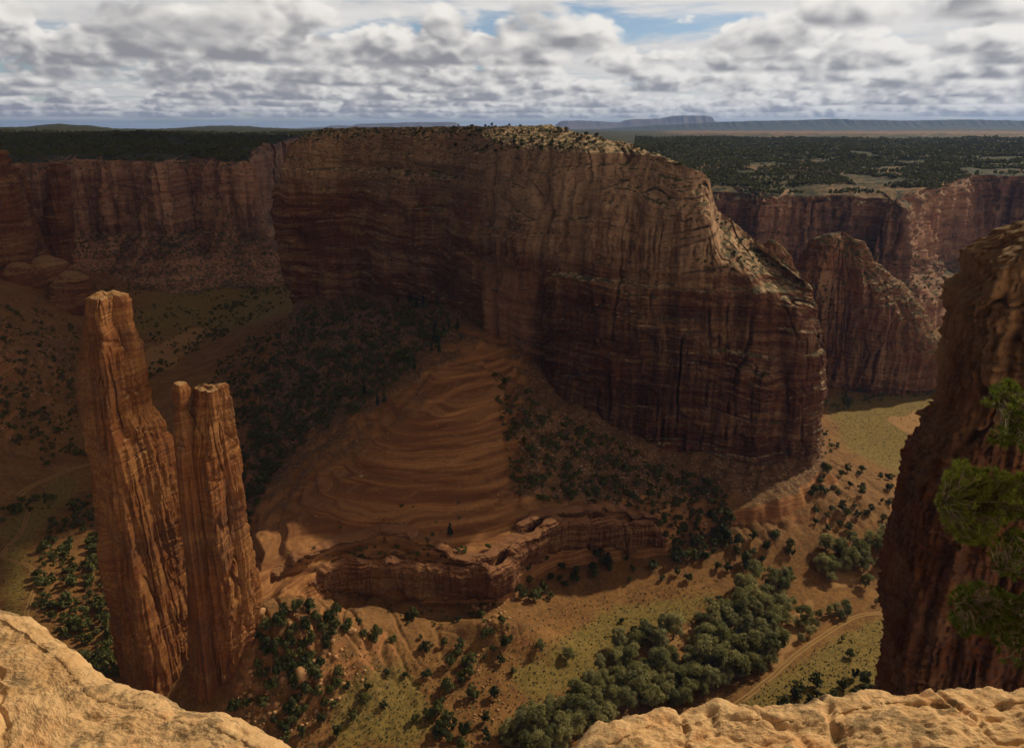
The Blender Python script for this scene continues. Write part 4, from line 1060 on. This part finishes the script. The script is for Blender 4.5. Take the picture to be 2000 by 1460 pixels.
for zone, gap, kp, lab, grp in [([(770, 600), (800, 545), (840, 560), (820, 620), (790, 640)], 16, .7, 'dark fir at the top of the talus under the left wall', 'firs under the left wall'),
                           ([(835, 690), (850, 640), (900, 640), (905, 670), (860, 700)], 16, .8, 'dark fir beside the apex of the talus ridge', 'firs by the talus apex'),
                           ([(690, 800), (740, 740), (800, 690), (820, 720), (760, 790), (700, 840)], 22, .5, 'dark fir on the left edge of the slickrock', 'firs on the edge of the slickrock')]:
    gx, gy = scatter(zone, gap, r, .6, kp)
    for P in ground(gx, gy): place_tree('fir_tree', FIR[int(r.integers(0, 3))], P, r.uniform(.55, 1.1), lab, 'tree', grp, None, 1.); nf += 1

# countless small shrubs, junipers of the slopes and the far forest: one mesh each
def many(name, P, S_, mat, nq, rad, h, qs, nblob, seed, kind='flat', nproto=6):
    rr = np.random.default_rng(seed); protos = [crown_verts(rr, rad, h, .0, nblob, nq, qs, kind) for _ in range(nproto)]
    n = len(P); which = rr.integers(0, nproto, n); an = rr.uniform(0, 2 * pi, n); V = []
    for k in range(nproto):
        i = np.where(which == k)[0]
        if not len(i): continue
        p = protos[k]; c, s = np.cos(an[i])[:, None], np.sin(an[i])[:, None]
        v = np.stack([p[:, 0] * c - p[:, 1] * s, p[:, 0] * s + p[:, 1] * c, np.broadcast_to(p[:, 2], (len(i), len(p)))], -1) * S_[i][:, None, None] + P[i][:, None]
        V.append(v.reshape(-1, 3))
    V = np.vstack(V); o = obj(name, mesh_from(name, V, qf(V), False), mat); o['kind'] = 'stuff'; return o
SH, SS = [], []
for zone, gap, smin, smax, kp in [([(380, 820), (400, 740), (480, 665), (570, 612), (640, 600), (700, 585), (760, 600), (830, 560), (900, 640), (840, 690), (760, 760), (690, 810), (600, 860), (540, 920), (490, 1010), (480, 1110), (500, 1140), (470, 1150), (470, 860)], 7.5, .5, 1.75, 1.0),
                         ([(960, 720), (1000, 740), (1060, 780), (1150, 840), (1240, 880), (1330, 915), (1420, 960), (1440, 1060), (1330, 1110), (1280, 1040), (1240, 990), (1100, 985), (1010, 970), (985, 860)], 9, .4, 1.35, .9),
                         ([(560, 300 + 310), (700, 575), (760, 600), (560, 640)], 8, .5, 1.2, .8),
                         ([(0, 600), (80, 600), (160, 640), (260, 660), (160, 780), (150, 900), (0, 860)], 9, .5, 1.5, .7),
                         ([(200, 560), (330, 545), (540, 560), (520, 590), (420, 620), (340, 700), (280, 680), (180, 620)], 8, .5, 1.5, .5),
                         ([(230, 500), (540, 490), (545, 520), (230, 545)], 6, .7, 1.6, .6),
                         ([(420, 600), (520, 545), (560, 540), (560, 590), (470, 640), (360, 700), (290, 745), (280, 720), (390, 660)], 7, .8, 1.8, .85),
                         ([(60, 1180), (100, 1020), (180, 950), (230, 1100), (235, 1370), (160, 1280)], 13, 1., 2.2, .8),
                         ([(0, 990), (100, 960), (100, 990), (0, 1020)], 12, 1., 2., .9),
                         ([(80, 900), (180, 850), (170, 890), (60, 940)], 16, 1., 2.2, .5),
                         ([(520, 1060), (700, 1000), (960, 960), (1000, 1010), (700, 1080), (560, 1120)], 32, .4, .9, .4),
                         ([(600, 1080), (850, 1060), (960, 1070), (960, 1095), (640, 1100)], 14, .4, 1.0, .6),
                         ([(1600, 800), (1610, 830), (1640, 870), (1610, 930), (1590, 890)], 12, .8, 1.5, .6),
                         ([(1590, 790), (1640, 760), (1760, 740), (1840, 730), (1840, 770), (1700, 790), (1620, 808)], 9, .8, 1.9, .6),
                         ([(740, 1180), (960, 1170), (1000, 1230), (760, 1230)], 16, .4, .9, .5)]:
    gx, gy = scatter(zone, gap * .8, r, .9, 1.)
    cl = fbm2(gx / 34, gy / 22, 4, 171); ok = cl + r.uniform(-.35, .35, len(gx)) > .32 - .5 * kp; gx, gy = gx[ok], gy[ok]
    Pg = ground(gx, gy); SH.append(Pg); SS.append(np.clip(r.lognormal(np.log((smin + smax) * .42), .42, len(Pg)), smin * .6, smax * 1.5))
many('shrubs', np.vstack(SH), np.concatenate(SS), M_juniper, 70, 1.9, 3.0, .42, 7, 21)
# low sage tufts on the flats
gx, gy = [], []
for zone, gap in [([(450, 1460), (480, 1300), (740, 1260), (860, 1280), (1000, 1200), (1420, 1120), (1300, 1300), (1000, 1400), (940, 1460)], 7.5), ([(1400, 1400), (1500, 1330), (1620, 1250), (1740, 1195), (1750, 1330), (1500, 1400)], 6.5), ([(1605, 775), (1850, 765), (1800, 940), (1640, 860)], 6), ([(0, 900), (160, 850), (220, 1200), (220, 1340), (0, 1190)], 8)]:
    a, b_ = scatter(zone, gap, r, .8, .6); gx.append(a); gy.append(b_)
P = ground(np.concatenate(gx), np.concatenate(gy)); many('sagebrush', P, r.uniform(.35, 1.0, len(P)), M_sage, 14, .75, .8, .3, 4, 22)

# things standing on the built rock: cast rays down on to the meshes
import mathutils.bvhtree as bt
def bvh_of(name):
    o = bpy.data.objects[name]; me = o.data; n = len(me.vertices); v = np.empty(n * 3, np.float32); me.vertices.foreach_get('co', v)
    v = v.reshape(-1, 3) + np.array(o.location); f = np.empty(len(me.polygons) * 4, np.int32); me.polygons.foreach_get('vertices', f)
    return bt.BVHTree.FromPolygons(v.tolist(), f.reshape(-1, 4).tolist())
B_mesa = bvh_of('mesa')
def hit(bv, px, py):
    out = []
    for a, b_ in zip(px, py):
        dx, dy, dz = pdir(a, b_); h = bv.ray_cast((0, 0, CAMZ), mathutils.Vector((float(dx), float(dy), float(dz))).normalized())
        if h[0] is not None: out.append((h[0], h[1]))
    return out
topj = []
for zone, gap, kp, lab, grp, sm in [([(555, 262), (640, 252), (760, 252), (860, 250), (900, 246), (900, 262), (700, 270), (570, 285)], 6.5, .7, 'low juniper on the left part of the butte top', 'junipers on the left of the butte top', .75),
                           ([(880, 250), (960, 244), (1080, 250), (1180, 262), (1180, 280), (1080, 300), (960, 300), (880, 290)], 8, .75, 'juniper on the sunlit crown of the butte', 'junipers on the crown of the butte', .9),
                           ([(1180, 262), (1260, 280), (1340, 315), (1395, 348), (1360, 345), (1240, 300)], 8, .5, 'juniper on the descending right rim of the butte', 'junipers on the right rim of the butte', .6),
                           ([(1400, 412), (1440, 425), (1500, 470), (1545, 530), (1520, 540), (1470, 505), (1400, 435)], 9, .6, 'juniper on the sloping right shoulder of the butte', 'junipers on the right shoulder of the butte', .6),
                           ([(1380, 490), (1470, 480), (1520, 520), (1480, 535), (1340, 530)], 10, .6, 'juniper on the shaded ledge under the right shoulder', 'junipers on the ledge under the shoulder', .6),
                           ([(700, 345), (760, 343), (900, 345), (905, 365), (760, 360)], 8, .7, 'dark shrub on the long ledge high on the left wall', 'shrubs on the high left ledge', .7),
                           ([(680, 490), (760, 495), (790, 510), (700, 505)], 8, .6, 'dark shrub on the short ledge midway up the left wall', 'shrubs on the middle left ledge', .6)]:
    gx, gy = scatter(zone, gap, r, .7, kp)
    for p, n in hit(B_mesa, gx, gy):
        if n.z > .25 or 'ledge' in grp: topj.append((p, lab, grp, sm))
random.shuffle(topj); topj = topj[:295]
for p, lab, grp, sm in topj:
    o = place_tree('juniper_bush', JUN[int(r.integers(0, 5))], p, sm * r.uniform(.6, 1.25), lab, 'bush', grp, None, .9)
# shrubs on the peak, pinnacle feet and far slopes
SH, SS = [], []
B_peak = bvh_of('rock_peak')
for zone, gap, kp in [([(1600, 462), (1680, 465), (1740, 540), (1800, 610), (1850, 660), (1760, 640), (1700, 560), (1640, 520), (1590, 500)], 7, .55), ([(1570, 540), (1620, 560), (1640, 640), (1620, 700), (1590, 680), (1565, 600)], 7, .6)]:
    gx, gy = scatter(zone, gap, r, .7, kp)
    for p, n in hit(B_peak, gx, gy): SH.append(p); SS.append(r.uniform(.4, 1.))
B_pl = bvh_of('plateau')
for zone, gap, kp, a, b_ in [([(60, 450), (330, 440), (420, 400), (470, 420), (545, 500), (60, 510)], 6, .5, .6, 1.5), ([(0, 296), (200, 285), (540, 285), (545, 300), (0, 305)], 5, .6, .6, 1.3),
                      ([(1640, 420), (1800, 500), (1880, 560), (1860, 600), (1650, 560)], 7, .4, .6, 1.3)]:
    gx, gy = scatter(zone, gap, r, .7, kp)
    for p, n in hit(B_pl, gx, gy): SH.append(p); SS.append(r.uniform(a, b_))
many('scrub', np.array([list(p) for p in SH]), np.array(SS), M_juniper, 36, 2.2, 3.2, .7, 6, 23)
# the pinyon forest of the plateau
n = 52000; ph = np.radians(np.concatenate([r.uniform(9, 50, n), r.uniform(-50, -14, n // 2)])); rad = np.exp(r.uniform(np.log(1215), np.log(4200), len(ph)))
A = np.array(RIM, float); rm = np.interp(np.degrees(ph), A[:, 0], A[:, 1]); X, Y = rad * np.sin(ph), rad * np.cos(ph)
dens = fbm2(X / 130, Y / 130, 4, 141); ok = (rad > rm + 25) & (dens > -.28 + .5 * np.exp(-((rad - rm - 60) / 70) ** 2)); X, Y, rad = X[ok], Y[ok], rad[ok]
P = np.stack([X, Y, plat_h(X, Y) - .4], -1)
many('forest', P, r.uniform(.8, 1.9, len(P)) * np.clip(rad / 1800, .85, 1.5), M_juniper, 20, 2.2, 4.0, 1.0, 5, 24, 'round')


# ---------------------------------------------------------------- boulders and rubble
M_boulder = plain_mat('boulder_rock', (.26, .13, .055), (.40, .24, .12), .5, .15)
M_pale = plain_mat('pale_boulder', (.17, .105, .065), (.36, .27, .19), .2, .1)
def rock_mesh(seed, sub=3):
    import bmesh
    bm = bmesh.new(); bmesh.ops.create_icosphere(bm, subdivisions=sub, radius=1); V = np.array([v.co[:] for v in bm.verts]); Fq = np.array([[v.index for v in f.verts] for f in bm.faces]); bm.free()
    rr = np.random.default_rng(seed); V = V * rr.uniform(.7, 1.2, 3) * np.array([1.2, 1, .8])
    for _ in range(9):
        d = rand_dirs(1, rr)[0]; k = V @ d; c = rr.uniform(.55, .8); V = V - np.clip(k - c, 0, None)[:, None] * d
    V = V * (1 + .12 * fbm3(V[:, 0] * 1.5, V[:, 1] * 1.5, V[:, 2] * 1.5, 3, seed))[:, None]
    return V, Fq
for k, (x, y, s, mt, lab) in enumerate([(588, 1322, 6.2, M_boulder, 'biggest orange boulder among junipers on the mound'), (1084, 968, 2.6, M_pale, 'largest white boulder at the foot of the right talus'), (1112, 966, 1.5, M_pale, 'small white boulder right of the largest white one'),
                            (706, 930, 1.9, M_pale, 'pale boulder alone on the slickrock slope'), (968, 1206, 3.2, M_boulder, 'orange boulder fallen below the nose of the lower cliff'), (690, 1232, 2.6, M_boulder, 'sunlit slab near the top of the mound'),
                            (645, 1190, 2.0, M_boulder, 'tilted orange block on the crest of the mound'), (540, 1375, 2.2, M_boulder, 'orange boulder low on the mound facing the spire'), (508, 1196, 3.0, M_boulder, 'broken block at the right foot of the spire')]):
    V, Fq = rock_mesh(400 + k); me = mesh_from('boulder', V, Fq, False); P = ground(x, y)[0]
    o = obj('boulder', me, mt, None, P); o.scale = (s, s, s); o.rotation_euler = (0, 0, k * 1.3); tag(o, lab, 'boulder')
def rubble(name, zones, mat, seed):
    rr = np.random.default_rng(seed); pr_ = [rock_mesh(seed + i, 1) for i in range(5)]; Vs, Fs, o_ = [], [], 0
    for zone, gap, a, b_, kp in zones:
        gx, gy = scatter(zone, gap, rr, .8, kp); P = ground(gx, gy)
        for p in P:
            V, Fq = pr_[int(rr.integers(0, 5))]; s = a + (b_ - a) * rr.uniform() ** 3; an = rr.uniform(0, 6.28); c, q = cos(an), sin(an)
            W = np.c_[V[:, 0] * c - V[:, 1] * q, V[:, 0] * q + V[:, 1] * c, V[:, 2]] * s + p; Vs.append(W); Fs.append(Fq + o_); o_ += len(W)
    o = obj(name, mesh_from(name, np.vstack(Vs), np.vstack(Fs), False), mat); o['kind'] = 'stuff'
rubble('rubble', [([(520, 1100), (640, 900), (800, 800), (980, 780), (990, 960), (1200, 990), (1000, 1020), (700, 1060)], 17, .2, 1.1, .35), ([(480, 1440), (460, 1350), (560, 1200), (740, 1230), (740, 1300), (600, 1430)], 9, .35, 2.2, .6), ([(850, 1460), (870, 1300), (980, 1200), (1010, 1320), (940, 1460)], 10, .3, 1.5, .5), ([(900, 1190), (990, 1170), (1000, 1230)], 8, .5, 2.2, .6)], M_boulder, 501)
rubble('scree', [([(970, 730), (1060, 790), (1250, 890), (1420, 970), (1380, 1060), (1230, 1000), (1060, 970), (1000, 900)], 7, .25, 1.4, .6), ([(400, 800), (480, 690), (600, 620), (760, 610), (880, 650), (700, 800), (560, 900), (500, 1000), (470, 880)], 8, .3, 1.4, .5), ([(0, 600), (160, 640), (150, 850), (0, 860)], 8, .4, 1.8, .5)], M_pale, 511)


# ---------------------------------------------------------------- the pine reaching in from the right
M_needle = leaf_mat('pine_needles', (.075, .105, .013), (.22, .24, .04), .4)
M_twig = plain_mat('twig_bark', (.12, .09, .065), (.28, .235, .18), 30., .004)
def build_pine():
    rr = np.random.default_rng(61); YB = 8.6
    root = empty('pinyon_pine', (8.6, 8.2, 294.5)); tag(root, 'green pinyon pine with gnarled twigs reaching in from the right edge', 'pine tree')
    base = np.array(root.location)
    def w(px, py, dy=0.): return atY(px, py, YB + dy) - base
    T0 = np.array([0, 0, -.4]); T1 = w(2330, 1330); T2 = w(2270, 1130); T3 = w(2215, 980); T4 = w(2190, 800); T5 = w(2170, 640)
    v, f = tube_verts([T0, T1 * .5 + T0 * .5 + np.array([.1, 0, 0]), T1, T2, T3, T4, T5], [.24, .2, .17, .13, .1, .07, .03], 10)
    obj('trunk', mesh_from('pine_trunk', v, f), M_bark, root)
    boughs = [('upper', [T4, w(2100, 880, .1), w(2040, 868, -.1), w(1992, 852, .0), w(1958, 812, .1), w(1950, 775, .1)], .035,
               [[(1924, 790), (1934, 762), (1962, 744), (1998, 760), (2060, 770), (2080, 860), (2000, 880), (1960, 868), (1932, 872), (1940, 840), (1965, 820)]], 310),
              ('main', [T3, w(2120, 1010, .1), w(2040, 1000, -.1), w(1985, 988, .1), w(1930, 975, 0), w(1885, 962, .1), w(1850, 975, 0)], .045,
               [[(1832, 985), (1846, 930), (1866, 902), (1886, 898), (1908, 922), (1940, 918), (1975, 930), (2060, 925), (2060, 1010), (1990, 1010), (1950, 1030), (1925, 1062), (1880, 1055), (1850, 1030), (1842, 1005)]], 760),
              ('drooping', [T3 * .6 + T2 * .4, w(2110, 1060, .1), w(2030, 1080, 0), w(1985, 1090, .1), w(1955, 1110, 0)], .03,
               [[(1925, 1060), (1990, 1030), (2070, 1040), (2070, 1130), (1960, 1128), (1935, 1100)]], 200),
              ('lower', [T2, w(2130, 1200, .1), w(2040, 1190, -.1), w(1970, 1182, .1), w(1915, 1172, 0), w(1880, 1180, 0)], .04,
               [[(1853, 1180), (1868, 1148), (1905, 1136), (1945, 1150), (2000, 1160), (2060, 1160), (2060, 1260), (1985, 1262), (1930, 1235), (1885, 1240), (1862, 1215)]], 440),
              ('bottom', [T2 * .6 + T1 * .4, w(2120, 1290, 0), w(2050, 1275, .1), w(1990, 1265, 0)], .025, [[(1940, 1240), (2060, 1240), (2060, 1310), (1985, 1310), (1950, 1280)]], 60)]
    for nm, line, r0, polys, nt in boughs:
        line = [np.array(p) + rr.normal(size=3) * .015 for p in line]
        c = smooth_path(np.array(line), .05)
        c = c + np.stack([fbm2(np.arange(len(c)) / 7., np.full(len(c), k * 9. + r0 * 100), 3, 70 + k) for k in range(3)], -1) * .035
        rad = np.linspace(r0, .007, len(c)); parts = [tube_verts(c, rad, 7)]
        tuft = []
        for pl in polys:
            pl = np.array(pl, float); x0, y0 = pl.min(0); x1, y1 = pl.max(0); k = 0
            while k < nt:
                a, b_ = rr.uniform(x0, x1), rr.uniform(y0, y1)
                if poly_px(pl, np.array(a), np.array(b_)): tuft.append(w(a, b_, rr.normal() * .28)); k += 1
        tuft = np.array(tuft); NV = []
        # twigs: chains from the bough to the tufts
        for j, t in enumerate(tuft):
            i = int(np.argmin(((c - t) ** 2).sum(1) + rr.uniform(0, .05, len(c)))); st = c[i]
            if True:
                mid = (st + t) / 2 + rr.normal(size=3) * .04 + np.array([0, 0, -.02]); parts.append(tube_verts([st, mid, t], [.008, .005, .003], 4))
            ax = (t - st); ax = ax / (np.linalg.norm(ax) + 1e-6) + np.array([0, 0, .5]) + rr.normal(size=3) * .3; ax /= np.linalg.norm(ax)
            m_ = 40; d = rand_dirs(m_, rr) * .85 + ax; d /= np.linalg.norm(d, axis=1)[:, None]
            o_ = t + rr.uniform(-.035, .035, (m_, 1)) * ax; L = rr.uniform(.045, .075, (m_, 1)); s = np.cross(d, rand_dirs(m_, rr)); s /= np.linalg.norm(s, axis=1)[:, None] + 1e-9
            wd = .0036
            NV.append(np.stack([o_ - s * wd, o_ + s * wd, o_ + d * L + s * wd * .5, o_ + d * L - s * wd * .5], 1).reshape(-1, 3))
        v, f = join(parts); bo = obj('bough', mesh_from('pine_bough', v, f), M_twig, root)
        NV = np.vstack(NV); obj('foliage', mesh_from('pine_foliage', NV, qf(NV), False), M_needle, bo)
build_pine()


# ---------------------------------------------------------------- unseen clouds added overhead to cast shade on the land
def build_shade_clouds():
    rr = np.random.default_rng(77); zc = 1550.
    m = bpy.data.materials.new('shade_cloud'); m.use_nodes = True; nt = m.node_tree; nt.nodes.clear(); g = G(nt)
    out = g.n('ShaderNodeOutputMaterial'); d = g.n('ShaderNodeBsdfDiffuse'); d.inputs[0].default_value = (.8, .8, .8, 1)
    g.link(d.outputs[0], out.inputs[0])
    import bmesh
    bm = bmesh.new(); bmesh.ops.create_icosphere(bm, subdivisions=3, radius=1); SV = np.array([v.co[:] for v in bm.verts]); SF = np.array([[v.index for v in f.verts] for f in bm.faces]); bm.free()
    # shadow outlines on the plane z = 0 (cast along the sun); the clouds stand up-sun of them
    sh = [[(-445, 10), (-405, 150), (-362, 270), (-308, 385), (-345, 500), (-330, 640), (-80, 700), (0, 900), (0, 1300), (-150, 1600), (-150, 2500), (-700, 3200), (-2600, 3000), (-2600, 200), (-900, -100)]]
    off = np.array([SUN_DIR[0], SUN_DIR[1]]) / SUN_DIR[2] * zc; Vs, Fs, o_ = [], [], 0
    for pl in sh:
        pl = np.array(pl, float); x0, y0 = pl.min(0); x1, y1 = pl.max(0); n = 0
        xs, ys = np.meshgrid(np.arange(x0, x1, 78.), np.arange(y0, y1, 78.)); xs = xs + rr.uniform(-30, 30, xs.shape); ys = ys + rr.uniform(-30, 30, xs.shape)
        q = sdist(pl, xs, ys)
        for a, b_, e in zip(xs.ravel(), ys.ravel(), q.ravel()):
            if e < 5: continue
            s = min(42 + e * .35, 110) * rr.uniform(.8, 1.15)
            V = SV * np.array([s, s, s * .55]); V = V * (1 + .18 * fbm3(V[:, 0] / 50 + a, V[:, 1] / 50 + b_, V[:, 2] / 50, 3, 7))[:, None]
            V[:, 2] = np.where(V[:, 2] < 0, V[:, 2] * .4, V[:, 2])
            Vs.append(V + np.array([a + off[0], b_ + off[1], zc])); Fs.append(SF + o_); o_ += len(V)
    o = obj('shade_clouds', mesh_from('shade_clouds', np.vstack(Vs), np.vstack(Fs)), m); o['kind'] = 'stuff'
build_shade_clouds()
print('COUNTS cotton', n_c, 'jun', len(cand), 'fir', nf, 'top', len(topj), 'forest', len(P))
